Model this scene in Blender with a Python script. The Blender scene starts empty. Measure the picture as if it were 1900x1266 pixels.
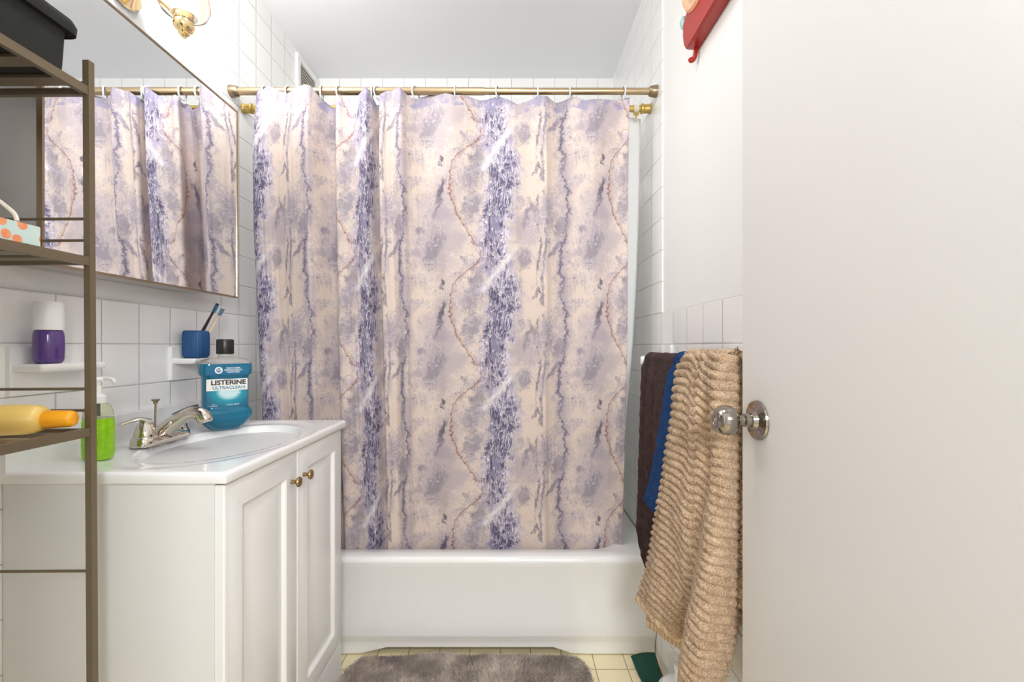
import bpy, bmesh, math, random
import numpy as np
from mathutils import Vector, Matrix, noise as mnoise
random.seed(7); rng = np.random.default_rng(7)
PI = math.pi
S = bpy.context.scene
COL = S.collection

# ------------------------------------------------------------------ camera
F, CX, CY, CZ = 844.0, 952.0, 643.0, 1.085      # measured focal length (px), vanishing point, eye height
cam = bpy.data.cameras.new('camera'); camo = bpy.data.objects.new('camera', cam); COL.objects.link(camo)
cam.sensor_width = 36.0; cam.lens = F / 1900 * 36.0
cam.shift_x = -(CX - 950) / 1900; cam.shift_y = (CY - 633) / 1900
cam.clip_start = 0.02
camo.location = (0, 0, CZ); camo.rotation_euler = (PI / 2, 0, 0)
S.camera = camo

# ------------------------------------------------------------------ view, world, lights
S.view_settings.view_transform = 'Standard'
try: S.view_settings.look = 'None'
except Exception: pass
S.view_settings.gamma = 1.0; S.view_settings.use_curve_mapping = False
S.view_settings.exposure = 0.22
W = bpy.data.worlds.new('world'); S.world = W; W.use_nodes = True
W.node_tree.nodes['Background'].inputs[0].default_value = (0.98, 0.985, 1.0, 1)
W.node_tree.nodes['Background'].inputs[1].default_value = 1.0
S.cycles.max_bounces = 12; S.cycles.diffuse_bounces = 8; S.cycles.glossy_bounces = 6; S.cycles.transmission_bounces = 8
S.cycles.use_denoising = True
S.cycles.caustics_refractive = False; S.cycles.caustics_reflective = False
S.cycles.sample_clamp_indirect = 8.0

def area(name, loc, rot, sx, sy, power, color):
    l = bpy.data.lights.new(name, 'AREA'); l.shape = 'RECTANGLE'; l.size = sx; l.size_y = sy
    l.energy = power; l.color = color
    o = bpy.data.objects.new(name, l); o.location = loc; o.rotation_euler = rot; COL.objects.link(o); return o
HALL_P, LAMP_P, CEIL_P = 27.0, 8.0, 4.0
area('hall_fill_light', (0.26, -0.85, 1.60), (math.radians(82), 0, math.radians(8)), 0.5, 0.5, HALL_P, (0.97, 0.985, 1.0))  # added fill behind the camera, aimed in through the doorway; no ceiling fixture
area('bathroom_fill_light', (-0.15, 0.80, 2.40), (0, 0, 0), 0.34, 0.34, CEIL_P, (0.98, 0.99, 1.0))  # unseen overhead fill, added to brighten walls and counter

# ------------------------------------------------------------------ helpers
def link(o): COL.objects.link(o); return o
def tag(o, label=None, cat=None, group=None, kind=None):
    if label: o['label'] = label
    if cat: o['category'] = cat
    if group: o['group'] = group
    if kind: o['kind'] = kind
    return o
def thing(name, loc, label, cat, group=None, rotz=0):
    o = bpy.data.objects.new(name, None); link(o); o.location = loc; o.rotation_euler = (0, 0, rotz)
    o.empty_display_size = 0.02
    return tag(o, label, cat, group)
def wloc(o):
    v = Vector((0, 0, 0))
    while o is not None:
        v += Vector(o.location); o = o.parent
    return v
def finish(name, me, mats, parent=None, local=False, smooth=False, auto=None, origin=None):
    """link mesh data; coordinates are world metres unless local"""
    o = bpy.data.objects.new(name, me)
    if not isinstance(mats, (list, tuple)): mats = [mats]
    for m in mats: me.materials.append(m)
    if parent is not None:
        if not local:
            me.transform(Matrix.Translation(-wloc(parent)))
        o.parent = parent
    elif origin is not None:
        me.transform(Matrix.Translation(-Vector(origin))); o.location = origin
    link(o)
    if smooth:
        me.polygons.foreach_set('use_smooth', [True] * len(me.polygons))
        if auto is not None:
            try: me.set_sharp_from_angle(angle=math.radians(auto))
            except Exception: pass
    return o
def obj(name, bm, mats, parent=None, local=False, smooth=True, auto=35, origin=None, bevel=0.0, seg=2):
    if bevel > 0:
        es = [e for e in bm.edges if len(e.link_faces) == 2 and e.calc_face_angle(0) > 0.5]
        bmesh.ops.bevel(bm, geom=es, offset=bevel, segments=seg, affect='EDGES', profile=0.6, clamp_overlap=True)
    bmesh.ops.recalc_face_normals(bm, faces=bm.faces)
    me = bpy.data.meshes.new(name); bm.to_mesh(me); bm.free()
    return finish(name, me, mats, parent, local, smooth, auto, origin)
def box(bm, x0, x1, y0, y1, z0, z1, mi=0):
    v = [bm.verts.new(p) for p in ((x0,y0,z0),(x1,y0,z0),(x1,y1,z0),(x0,y1,z0),(x0,y0,z1),(x1,y0,z1),(x1,y1,z1),(x0,y1,z1))]
    for f in ((0,3,2,1),(4,5,6,7),(0,1,5,4),(1,2,6,5),(2,3,7,6),(3,0,4,7)):
        bm.faces.new([v[i] for i in f]).material_index = mi
    return v
def B(*a, mi=0):
    bm = bmesh.new(); box(bm, *a, mi=mi); return bm
def loft(bm, loops, cap0=True, cap1=True, closed=True, mi=0):
    rows = [[bm.verts.new(p) for p in L] for L in loops]
    n = len(rows[0])
    for a, b in zip(rows[:-1], rows[1:]):
        for i in range(n if closed else n - 1):
            j = (i + 1) % n
            try: bm.faces.new((a[i], a[j], b[j], b[i])).material_index = mi
            except ValueError: pass
    if cap0: bm.faces.new(list(reversed(rows[0]))).material_index = mi
    if cap1: bm.faces.new(rows[-1]).material_index = mi
    return rows
def frame_of(t):
    t = Vector(t).normalized(); up = Vector((0, 0, 1)) if abs(t.z) < 0.95 else Vector((1, 0, 0))
    a = t.cross(up).normalized(); b = a.cross(t).normalized(); return a, b
def tube(bm, pts, r, n=14, closed=False, mi=0, cap=True):
    pts = [Vector(p) for p in pts]; m = len(pts)
    rs = r if isinstance(r, (list, tuple)) else [r] * m
    loops = []; pa = None
    for i, p in enumerate(pts):
        if closed: t = pts[(i + 1) % m] - pts[i - 1]
        else: t = pts[min(i + 1, m - 1)] - pts[max(i - 1, 0)]
        t.normalize()
        if pa is None: a, b = frame_of(t)
        else:
            a = (pa - t * pa.dot(t)).normalized(); b = a.cross(t).normalized()
        pa = a
        q = rs[i]; qa, qb = q if isinstance(q, (list, tuple)) else (q, q)
        loops.append([p + a * (qa * math.cos(2*PI*k/n)) + b * (qb * math.sin(2*PI*k/n)) for k in range(n)])
    if closed:
        rows = [[bm.verts.new(v) for v in L] for L in loops]
        for i in range(m):
            A, Bq = rows[i], rows[(i + 1) % m]
            for k in range(n):
                bm.faces.new((A[k], A[(k+1) % n], Bq[(k+1) % n], Bq[k])).material_index = mi
    else: loft(bm, loops, cap, cap, mi=mi)
def smooth_path(pts, k=8):
    """Catmull-Rom through control tuples (any dimension)"""
    P = [np.array(p, float) for p in pts]; P = [2*P[0]-P[1]] + P + [2*P[-1]-P[-2]]; out = []
    for i in range(1, len(P) - 2):
        for j in range(k):
            t = j / k; a, b, c, d = P[i-1], P[i], P[i+1], P[i+2]
            out.append(0.5*((2*b)+(-a+c)*t+(2*a-5*b+4*c-d)*t*t+(-a+3*b-3*c+d)*t**3))
    out.append(P[-2]); return out
def lathe(bm, prof, c, axis=(0, 0, 1), n=32, mi=0, cap=True, sx=1.0, sy=1.0):
    """prof: list of (radius, height along axis)"""
    ax = Vector(axis).normalized(); c = Vector(c)
    if abs(ax.z) > 0.99: a, b = Vector((1, 0, 0)), Vector((0, 1, 0))
    else: a, b = frame_of(ax)
    loops = [[c + ax*h + a*(max(r, 1e-5)*sx*math.cos(2*PI*k/n)) + b*(max(r, 1e-5)*sy*math.sin(2*PI*k/n)) for k in range(n)] for r, h in prof]
    loft(bm, loops, cap, cap, mi=mi)
def rrect(w, d, r, n=6, cx=0, cy=0, z=0):
    """rounded rectangle loop in XY"""
    r = min(r, w/2 - 1e-5, d/2 - 1e-5); out = []
    for qx, qy, a0 in ((1, 1, 0), (-1, 1, 90), (-1, -1, 180), (1, -1, 270)):
        for k in range(n + 1):
            a = math.radians(a0 + 90 * k / n)
            out.append(Vector((cx + qx*(w/2 - r) + r*math.cos(a), cy + qy*(d/2 - r) + r*math.sin(a), z)))
    return out
def grid_mesh(name, V, uv=None, close=False):
    """V: array (n,m,3) -> mesh of quads"""
    n, m, _ = V.shape
    idx = np.arange(n*m).reshape(n, m)
    f = np.stack([idx[:-1, :-1], idx[:-1, 1:], idx[1:, 1:], idx[1:, :-1]], -1).reshape(-1, 4)
    me = bpy.data.meshes.new(name)
    me.from_pydata(V.reshape(-1, 3).tolist(), [], f.tolist())
    if uv is not None:
        lay = me.uv_layers.new(name='UVMap')
        co = uv.reshape(-1, 2)[f.reshape(-1)]
        lay.data.foreach_set('uv', co.astype(np.float32).ravel())
    return me
def vnoise(x, y, seed=0):
    """cheap smooth value noise on arrays"""
    r = np.random.default_rng(seed); T = r.random((64, 64))
    xi = np.floor(x).astype(int); yi = np.floor(y).astype(int); fx = x - xi; fy = y - yi
    fx = fx*fx*(3-2*fx); fy = fy*fy*(3-2*fy)
    g = lambda a, b: T[a % 64, b % 64]
    return (g(xi, yi)*(1-fx)*(1-fy) + g(xi+1, yi)*fx*(1-fy) + g(xi, yi+1)*(1-fx)*fy + g(xi+1, yi+1)*fx*fy) * 2 - 1

# ------------------------------------------------------------------ materials
class NT:
    def __init__(s, name):
        s.m = bpy.data.materials.new(name); s.m.use_nodes = True; s.t = s.m.node_tree
        s.b = s.t.nodes['Principled BSDF']
    def n(s, typ, **kw):
        q = s.t.nodes.new(typ)
        for k, v in kw.items(): setattr(q, k, v)
        return q
    def put(s, sock, v):
        if isinstance(v, bpy.types.NodeSocket): s.t.links.new(v, sock)
        elif isinstance(v, (tuple, list)) and len(v) == 3 and sock.type == 'RGBA': sock.default_value = (*v, 1)
        else: sock.default_value = v
    def math(s, op, a, b=None, c=None, clamp=False):
        q = s.n('ShaderNodeMath', operation=op, use_clamp=clamp); s.put(q.inputs[0], a)
        if b is not None: s.put(q.inputs[1], b)
        if c is not None: s.put(q.inputs[2], c)
        return q.outputs[0]
    def vmath(s, op, a, b=None, scale=None):
        q = s.n('ShaderNodeVectorMath', operation=op); s.put(q.inputs[0], a)
        if b is not None: s.put(q.inputs[1], b)
        if scale is not None: s.put(q.inputs['Scale'], scale)
        return q.outputs[0]
    def ss(s, x, lo, hi):
        """smoothstep from lo to hi (lo may exceed hi)"""
        q = s.n('ShaderNodeMapRange', interpolation_type='SMOOTHSTEP'); q.clamp = True
        s.put(q.inputs[0], x)
        if lo <= hi: s.put(q.inputs[1], lo); s.put(q.inputs[2], hi); s.put(q.inputs[3], 0.0); s.put(q.inputs[4], 1.0)
        else: s.put(q.inputs[1], hi); s.put(q.inputs[2], lo); s.put(q.inputs[3], 1.0); s.put(q.inputs[4], 0.0)
        return q.outputs[0]
    def mix(s, f, a, b):
        q = s.n('ShaderNodeMix', data_type='RGBA'); s.put(q.inputs[0], f); s.put(q.inputs[6], a); s.put(q.inputs[7], b)
        return q.outputs[2]
    def noise(s, vec, scale, detail=3, rough=0.55, dist=0.0, dim='3D', w=None):
        q = s.n('ShaderNodeTexNoise', noise_dimensions=dim)
        if vec is not None: s.put(q.inputs['Vector'], vec)
        if w is not None: s.put(q.inputs['W'], w)
        s.put(q.inputs['Scale'], scale); s.put(q.inputs['Detail'], detail); s.put(q.inputs['Roughness'], rough); s.put(q.inputs['Distortion'], dist)
        return q.outputs[0]
    def pos(s): return s.n('ShaderNodeNewGeometry').outputs['Position']
    def objc(s): return s.n('ShaderNodeTexCoord').outputs['Object']
    def xyz(s, v):
        q = s.n('ShaderNodeSeparateXYZ'); s.put(q.inputs[0], v); return q.outputs
    def comb(s, x, y, z):
        q = s.n('ShaderNodeCombineXYZ'); s.put(q.inputs[0], x); s.put(q.inputs[1], y); s.put(q.inputs[2], z); return q.outputs[0]
    def bump(s, h, strength=0.3, dist=0.001):
        q = s.n('ShaderNodeBump'); s.put(q.inputs['Height'], h); q.inputs['Strength'].default_value = strength; q.inputs['Distance'].default_value = dist
        s.t.links.new(q.outputs[0], s.b.inputs['Normal'])
    def set(s, **kw):
        names = dict(color='Base Color', rough='Roughness', metal='Metallic', spec='Specular IOR Level', trans='Transmission Weight', ior='IOR',
                     coat='Coat Weight', sheen='Sheen Weight', sss='Subsurface Weight', emit='Emission Color', es='Emission Strength', alpha='Alpha')
        for k, v in kw.items(): s.put(s.b.inputs[names[k]], v)
        return s
def simple(name, color, rough=0.5, bumpy=0.0, bscale=400, var=0.03, **kw):
    """plain surface with slight procedural variation"""
    t = NT(name); n = t.noise(t.objc(), 30, 3)
    c2 = tuple(max(0, x*(1-var)) for x in color); c1 = tuple(min(1, x*(1+var)) for x in color)
    t.set(color=t.mix(n, c2, c1), rough=rough, **kw)
    if bumpy > 0: t.bump(t.noise(t.objc(), bscale, 2), bumpy, 0.0006)
    return t.m

def paint_mat(name, color, rough=0.5, b=0.12):
    t = NT(name); p = t.pos()
    n = t.noise(p, 2.5, 3); t.set(color=t.mix(n, tuple(c*0.985 for c in color), color), rough=rough)
    t.bump(t.math('ADD', t.noise(p, 60, 4), t.math('MULTIPLY', t.noise(p, 9, 2), 2.0)), b, 0.001)
    return t.m
def tile_mat(name, axis, phase_h, phase_v, pitch_h, pitch_v, base, grout, rough=0.12, gw=0.0016, vaxis=2):
    t = NT(name); P = t.xyz(t.pos())
    def edge(v, ph, pitch):
        q = t.math('SUBTRACT', v, ph); q = t.math('DIVIDE', q, pitch); f = t.math('FRACT', q)
        return t.math('MULTIPLY', t.math('MINIMUM', f, t.math('SUBTRACT', 1.0, f)), pitch), t.math('FLOOR', q)
    dh, ih = edge(P[axis], phase_h, pitch_h); dv, iv = edge(P[vaxis], phase_v, pitch_v)
    d = t.math('MINIMUM', dh, dv)
    g = t.ss(d, gw, gw * 0.45)
    wn = t.n('ShaderNodeTexWhiteNoise', noise_dimensions='2D'); t.put(wn.inputs[0], t.comb(ih, iv, 0.0))
    c = t.mix(wn.outputs[0], tuple(x*0.975 for x in base), base)
    gn = t.noise(t.pos(), 14, 3)
    gc = t.mix(t.ss(gn, 0.42, 0.62), grout, tuple(x*0.8 for x in grout))
    t.set(color=t.mix(g, c, gc), rough=t.math('ADD', rough, t.math('MULTIPLY', g, 0.5)))
    t.bump(t.ss(d, gw*0.3, gw*2.6), 0.6, 0.0012)
    return t.m
M = {}
TILE_W = (0.86, 0.86, 0.85); GROUT = (0.52, 0.48, 0.45)
M['paint'] = paint_mat('white_wall_paint', (0.83, 0.835, 0.825), 0.55)
M['ceil'] = paint_mat('ceiling_paint', (0.80, 0.81, 0.83), 0.7)
M['hall'] = paint_mat('hall_wall_paint', (0.62, 0.60, 0.585), 0.7)
M['door'] = paint_mat('door_gloss_paint', (0.675, 0.665, 0.65), 0.34, 0.10)
M['tile_side_l'] = tile_mat('white_tile_left_wall', 1, 1.632, 0.985, 0.1090, 0.1066, TILE_W, GROUT)
M['tile_side_r'] = tile_mat('white_tile_right_wall', 1, 1.4247, 0.985, 0.1120, 0.1066, TILE_W, GROUT)
M['tile_back'] = tile_mat('white_tile_back_wall', 0, -0.983, 0.985, 0.1085, 0.1066, TILE_W, GROUT)
M['floor'] = tile_mat('cream_floor_tile', 0, 0.278, 1.42, 0.108, 0.108, (0.86, 0.76, 0.50), (0.42, 0.33, 0.17), 0.22, 0.0022, vaxis=1)
M['porcelain'] = simple('white_porcelain', (0.84, 0.84, 0.825), 0.12, var=0.01, coat=0.3)
M['enamel'] = simple('tub_enamel', (0.85, 0.85, 0.835), 0.16, var=0.01, coat=0.25)
M['cultured'] = simple('cultured_marble_top', (0.86, 0.86, 0.855), 0.14, var=0.01, coat=0.3)
M['cab'] = simple('white_thermofoil', (0.80, 0.80, 0.79), 0.32, var=0.01)
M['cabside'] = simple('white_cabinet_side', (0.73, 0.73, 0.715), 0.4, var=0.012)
M['dark_gap'] = simple('shadowed_gap', (0.12, 0.11, 0.10), 0.8)
t = NT('brushed_brass_rod'); P_ = t.objc(); sc_ = t.vmath('MULTIPLY', P_, (4, 300, 300))
t.set(color=t.mix(t.noise(sc_, 3, 3), (0.42, 0.31, 0.18), (0.54, 0.42, 0.27)), rough=0.30, metal=0.9); M['brass_rod'] = t.m
M['gold'] = simple('matte_gold_plastic', (0.60, 0.42, 0.12), 0.35, metal=0.6)
M['brass'] = simple('polished_brass', (0.83, 0.66, 0.36), 0.12, metal=1.0)
M['brass_knob'] = simple('antique_brass', (0.36, 0.24, 0.12), 0.30, metal=1.0)
M['brass_frame'] = simple('aged_brass_frame', (0.33, 0.25, 0.165), 0.3, metal=0.9)
M['bronze'] = simple('bronze_powder_coat', (0.170, 0.130, 0.080), 0.42, metal=0.35, var=0.06)
M['chrome'] = simple('chrome', (0.66, 0.61, 0.53), 0.05, metal=1.0, var=0.01)
M['nickel'] = simple('darkened_nickel', (0.36, 0.325, 0.28), 0.10, metal=1.0, var=0.05)  # base colour darkened to stand in for dark reflections on the door knob
M['dark_chrome'] = simple('dark_blue_lever', (0.03, 0.035, 0.06), 0.3)  # near-black blue finish on the far faucet lever
M['mirror'] = simple('mirror_silver', (0.90, 0.91, 0.92), 0.01, metal=1.0, var=0.0)
M['ring'] = simple('translucent_ring_plastic', (0.80, 0.85, 0.90), 0.22, trans=0.3, ior=1.2)
M['white_plastic'] = simple('white_plastic', (0.84, 0.84, 0.83), 0.3, var=0.01)
M['white_clip'] = simple('cream_clip_plastic', (0.75, 0.70, 0.60), 0.4, var=0.02)
M['black'] = simple('black_fabric', (0.006, 0.006, 0.006), 0.85, 0.4, 600, 0.2)
M['charcoal'] = simple('charcoal_woven', (0.014, 0.015, 0.012), 0.9, 0.5, 900, 0.15)
M['red_cloth'] = simple('red_cloth', (0.55, 0.02, 0.05), 0.8)
M['cap_black'] = simple('black_ribbed_cap', (0.012, 0.014, 0.012), 0.35)
M['liner'] = simple('white_vinyl_liner', (0.83, 0.83, 0.81), 0.35, var=0.01, sss=0.1)
M['louver'] = simple('beige_louver_metal', (0.62, 0.59, 0.53), 0.45)

# bottle liquids / glass
def glassy(name, col, rough=0.03, ior=1.33, trans=1.0):
    t = NT(name); t.set(color=col, rough=rough, trans=trans, ior=ior); return t.m
M['clear'] = glassy('clear_plastic', (0.97, 0.96, 0.93), 0.15, 1.08, 0.8)
M['shade_glass'] = glassy('smoky_shade_glass', (0.86, 0.76, 0.68), 0.05, 1.45)
t = NT('blue_mouthwash'); t.set(color=(0.0, 0.15, 0.265), rough=0.08, trans=0.15, ior=1.33, coat=0.6); M['blue_liquid'] = t.m
t = NT('green_soap'); n_ = t.noise(t.objc(), 90, 2)
t.set(color=t.mix(t.ss(n_, .45, .65), (0.30, 0.70, 0.0), (0.38, 0.78, 0.01)), rough=0.12, trans=0.2, ior=1.33, coat=0.5); M['green_liquid'] = t.m
t = NT('purple_gel'); t.set(color=(0.085, 0.035, 0.20), rough=0.15, coat=0.6); M['purple'] = t.m
M['blue_cup'] = simple('navy_ceramic', (0.008, 0.070, 0.21), 0.45, 0.3, 900, 0.1)
M['yellow_bottle'] = simple('butter_yellow_plastic', (0.86, 0.60, 0.17), 0.3)
M['orange_cap'] = simple('orange_plastic', (0.90, 0.38, 0.01), 0.35)
M['brush_dark'] = simple('dark_toothbrush_plastic', (0.03, 0.015, 0.015), 0.3)
M['brush_cream'] = simple('cream_toothbrush_plastic', (0.75, 0.64, 0.45), 0.4)
M['bristle_blue'] = simple('blue_bristles', (0.02, 0.16, 0.32), 0.6)
M['red'] = simple('red_lacquer', (0.36, 0.014, 0.007), 0.30, var=0.05)
M['coral'] = simple('coral_plastic', (0.80, 0.40, 0.24), 0.5)
M['beige_dial'] = simple('beige_dial_rim', (0.52, 0.38, 0.24), 0.5)
M['dial'] = simple('white_dial', (0.85, 0.83, 0.78), 0.5)
M['teal'] = simple('pale_teal_plastic', (0.30, 0.50, 0.50), 0.4)
M['green_felt'] = simple('dark_green_cloth', (0.006, 0.055, 0.035), 0.85, 0.5, 700, 0.2)
M['yellow_thread'] = simple('yellow_stitching', (0.65, 0.55, 0.05), 0.7)
M['bulb'] = (lambda t: (t.set(color=(1, 1, 1), emit=(1.0, 0.93, 0.82), es=9.0), t.m)[1])(NT('lit_bulb_glass'))

# printed box with coral fruit dots
t = NT('printed_fruit_box'); P_ = t.objc()
vo = t.n('ShaderNodeTexVoronoi', voronoi_dimensions='2D'); q_ = t.xyz(P_); t.put(vo.inputs['Vector'], t.comb(q_[1], q_[2], 0.0)); t.put(vo.inputs['Scale'], 34.0); vo.inputs['Randomness'].default_value = 0.55
dots = t.ss(vo.outputs['Distance'], 0.27, 0.22)
fruit = t.mix(t.noise(P_, 120, 3), (0.80, 0.10, 0.03), (0.90, 0.50, 0.25))
bg = t.mix(t.noise(P_, 12, 2), (0.42, 0.66, 0.66), (0.66, 0.76, 0.70))
t.set(color=t.mix(dots, bg, fruit), rough=0.4); M['fruit_box'] = t.m

# towel terry
def terry(name, c1, c2, scale=420, strength=0.8, sheen=0.03):
    t = NT(name); p = t.objc(); n = t.noise(p, scale, 3, 0.6)
    n2 = t.noise(p, 40, 3)
    f = t.math('ADD', t.math('MULTIPLY', n, 0.7), t.math('MULTIPLY', n2, 0.3))
    t.set(color=t.mix(t.ss(f, 0.34, 0.66), c1, c2), rough=0.95, sheen=sheen, spec=0.1)
    t.bump(n, strength, 0.003); return t.m
M['towel_tan'] = terry('tan_ribbed_terry', (0.345, 0.22, 0.125), (0.66, 0.485, 0.33), 300, 1.0, 0.2)
t = NT('tan_towel_woven_band'); P_ = t.xyz(t.objc()); st_ = t.math('SINE', t.math('MULTIPLY', t.math('ADD', P_[1], P_[0]), 2*PI/.0095))
t.set(color=t.mix(t.ss(st_, -.3, .3), (0.56, 0.39, 0.235), (0.74, 0.57, 0.38)), rough=.9); t.bump(t.noise(t.objc(), 600, 2), .3, .0006); M['towel_tan_band'] = t.m
M['towel_brown'] = terry('dark_brown_terry', (0.030, 0.016, 0.015), (0.090, 0.055, 0.052), 420, 0.9)
M['towel_blue'] = terry('royal_blue_terry', (0.008, 0.035, 0.13), (0.022, 0.080, 0.24), 420, 0.9)
t = NT('taupe_shag'); p_ = t.objc(); t.set(color=t.mix(t.ss(t.noise(p_, 26, 4, .6), .35, .7), (0.50, 0.425, 0.37), (0.72, 0.62, 0.54)), rough=0.9, sheen=0.3, spec=0.15)
M['shag'] = t.m

# ------------------------------------------------------------------ shower curtain print (periodic marble)
def curtain_mat():
    t = NT('marble_print_polyester')
    uv = t.n('ShaderNodeUVMap', uv_map='UVMap').outputs[0]; U, V, _ = t.xyz(uv)
    UP, VP = 0.55, 0.43                    # repeat of the print in metres
    au = t.math('MULTIPLY', U, 2*PI); av = t.math('MULTIPLY', V, 2*PI)
    cu, su, cv, sv = (t.math('COSINE', au), t.math('SINE', au), t.math('COSINE', av), t.math('SINE', av))
    Ru, Rv = UP/(2*PI), VP/(2*PI)
    vec = t.comb(t.math('MULTIPLY', cu, Ru), t.math('MULTIPLY', su, Ru), t.math('MULTIPLY', cv, Rv)); w = t.math('MULTIPLY', sv, Rv)
    # vertically stretched coordinates for streaks
    vs = t.comb(t.math('MULTIPLY', cu, Ru), t.math('MULTIPLY', su, Ru), t.math('MULTIPLY', cv, Rv*0.30)); ws = t.math('MULTIPLY', sv, Rv*0.30)
    def nz(scale, detail=3, rough=0.55, dist=0.0, off=0.0, st=False):
        v = vs if st else vec
        if off: v = t.vmath('ADD', v, (off, off*0.7, -off))
        return t.noise(v, scale, detail, rough, dist, '4D', ws if st else w)
    def c(x, k): return t.math('MULTIPLY', t.math('SUBTRACT', x, 0.5), k)
    n_lo = nz(9, 2, .5); n_mid = nz(26, 4, .62, off=3.1); n_hi = nz(70, 5, .7, 0.6, off=5.3); n_st = nz(34, 5, .68, 1.6, off=7.7, st=True)
    n_b = nz(16, 4, .6, off=11.0); n_v = nz(20, 3, .6, off=13.0); n_f = nz(130, 3, .6, off=15.0)
    def wrapd(x, cc):      # signed wrapped distance
        return t.math('SUBTRACT', t.math('FRACT', t.math('ADD', t.math('SUBTRACT', x, cc), 0.5)), 0.5)
    base = t.mix(n_lo, (0.585, 0.468, 0.40), (0.65, 0.55, 0.49))
    LAV = (0.325, 0.28, 0.335); GRY = (0.215, 0.19, 0.24); IND = (0.060, 0.050, 0.115); DK = (0.10, 0.08, 0.125)
    col = base
    # blobs: (u, v, ru, rv, angle, strength, edge noise, colour, feature noise)
    Uw = t.math('ADD', U, c(n_mid, 0.10)); Vw = t.math('ADD', V, c(nz(24, 4, .62, off=21.0), 0.16))
    blobs = [
     (1.63, -.08, .17, .36, 0, .62, LAV, n_b), (1.62, .0, .05, .20, -22, .75, GRY, n_st), (1.69, .50, .10, .30, -15, .45, LAV, n_b),
     (1.67, .28, .014, .030, 0, .95, DK, n_f), (1.655, .57, .018, .15, -16, .95, DK, n_st), (1.82, .24, .02, .022, 0, .6, DK, n_f),
     (2.17, .08, .055, .11, -20, .8, GRY, n_hi), (2.25, .37, .014, .05, -25, .8, GRY, n_f), (2.19, .72, .025, .14, -20, .85, DK, n_st),
     (2.23, .68, .035, .10, 25, .8, GRY, n_st), (2.20, .83, .12, .17, 0, .62, LAV, n_b), (2.33, .70, .065, .16, 0, .80, LAV, n_hi),
     (2.38, .98, .022, .12, -42, .9, GRY, n_st), (2.41, .80, .055, .11, -15, .8, GRY, n_hi), (2.54, .84, .035, .045, 0, .75, GRY, n_b),
     (1.82, .42, .06, .12, 0, .75, GRY, n_hi), (1.83, .64, .055, .15, -10, .8, GRY, n_hi), (1.86, .27, .05, .17, 5, .75, GRY, n_st),
     (2.45, .35, .05, .20, 0, .5, LAV, n_hi), (2.50, .03, .05, .05, 20, .55, LAV, n_b), (2.28, .10, .05, .12, 0, .5, LAV, n_hi), (2.60,.62,.10,.12,0,.4,LAV,n_hi)]
    for (bu, bv, ru, rv, ang, st, cc, nn) in blobs:
        x = wrapd(Uw, bu % 1); y = wrapd(Vw, bv % 1)
        a = math.radians(ang); ca, sa = math.cos(a), math.sin(a)
        ratio = VP/UP
        xr = t.math('ADD', t.math('MULTIPLY', x, ca/ru), t.math('MULTIPLY', y, -sa*ratio/ru*1.0))
        yr = t.math('ADD', t.math('MULTIPLY', x, sa/ratio/rv), t.math('MULTIPLY', y, ca/rv))
        d = t.math('SQRT', t.math('ADD', t.math('MULTIPLY', xr, xr), t.math('MULTIPLY', yr, yr)))
        d = t.math('ADD', d, c(nn, 2.4))
        col = t.mix(t.math('MULTIPLY', t.ss(d, 1.15, 0.45), st), col, cc)
    # broad faint grey veil
    col = t.mix(t.math('MULTIPLY', t.math('MULTIPLY', t.ss(t.math('ADD', n_b, c(n_hi, .45)), .50, .60), t.ss(n_st, .30, .62)), .72), col, LAV)
    # ink filaments that gather in the lavender clouds
    f2 = t.math('ABSOLUTE', t.math('SUBTRACT', nz(30, 5, .66, .8, off=31.0, st=True), 0.5))
    g2 = t.math('MULTIPLY', t.ss(n_b, .47, .60), t.ss(nz(34, 3, .6, off=33.0), .48, .60))
    col = t.mix(t.math('MULTIPLY', t.math('MULTIPLY', t.ss(f2, .016, .003), g2), .75), col, DK)
    wisp = t.math('ABSOLUTE', t.math('SUBTRACT', nz(30, 5, .6, 1.6, off=41.0), 0.5))
    col = t.mix(t.math('MULTIPLY', t.ss(wisp, .022, .003), t.math('MULTIPLY', t.ss(n_b, .44, .56), .55)), col, (0.72, 0.65, 0.63))
    # dark band
    du = t.math('ADD', wrapd(U, 0.0), t.math('ADD', t.math('MULTIPLY', t.math('SINE', t.math('ADD', av, 2.2)), 0.042), c(n_v, 0.30)))
    adu = t.math('ABSOLUTE', du)
    vv = t.math('COSINE', t.math('SUBTRACT', av, 2*PI*.62))           # strongest a little below the middle of each repeat
    wid = t.math('ADD', .062, t.math('MULTIPLY', vv, .026))
    halo = t.math('ADD', adu, c(n_hi, 0.24)); col = t.mix(t.math('MULTIPLY', t.ss(halo, .150, .06), .72), col, (0.37, 0.34, 0.47))
    inner = t.ss(t.math('SUBTRACT', t.math('ADD', adu, c(n_hi, .22)), wid), .012, -.030)
    col = t.mix(t.math('MULTIPLY', inner, .82), col, (0.19, 0.17, 0.27))
    rid = t.math('ABSOLUTE', t.math('SUBTRACT', nz(24, 6, .60, 2.2, off=37.0, st=True), 0.5))
    core = t.math('MULTIPLY', t.ss(t.math('ADD', rid, c(n_mid, -.55)), .085, .0), t.math('ADD', .25, t.math('MULTIPLY', inner, .75)))
    core = t.math('MULTIPLY', core, t.ss(halo, .15, .08))
    col = t.mix(t.math('MULTIPLY', core, .93), col, IND)
    # light filaments inside the band
    fil = t.math('ABSOLUTE', t.math('SUBTRACT', nz(34, 5, .62, 2.0, off=17.0, st=True), 0.5))
    col = t.mix(t.math('MULTIPLY', t.math('MULTIPLY', t.ss(fil, .030, .004), t.ss(adu, .13, .07)), .70), col, (0.80, 0.75, 0.78))
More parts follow.
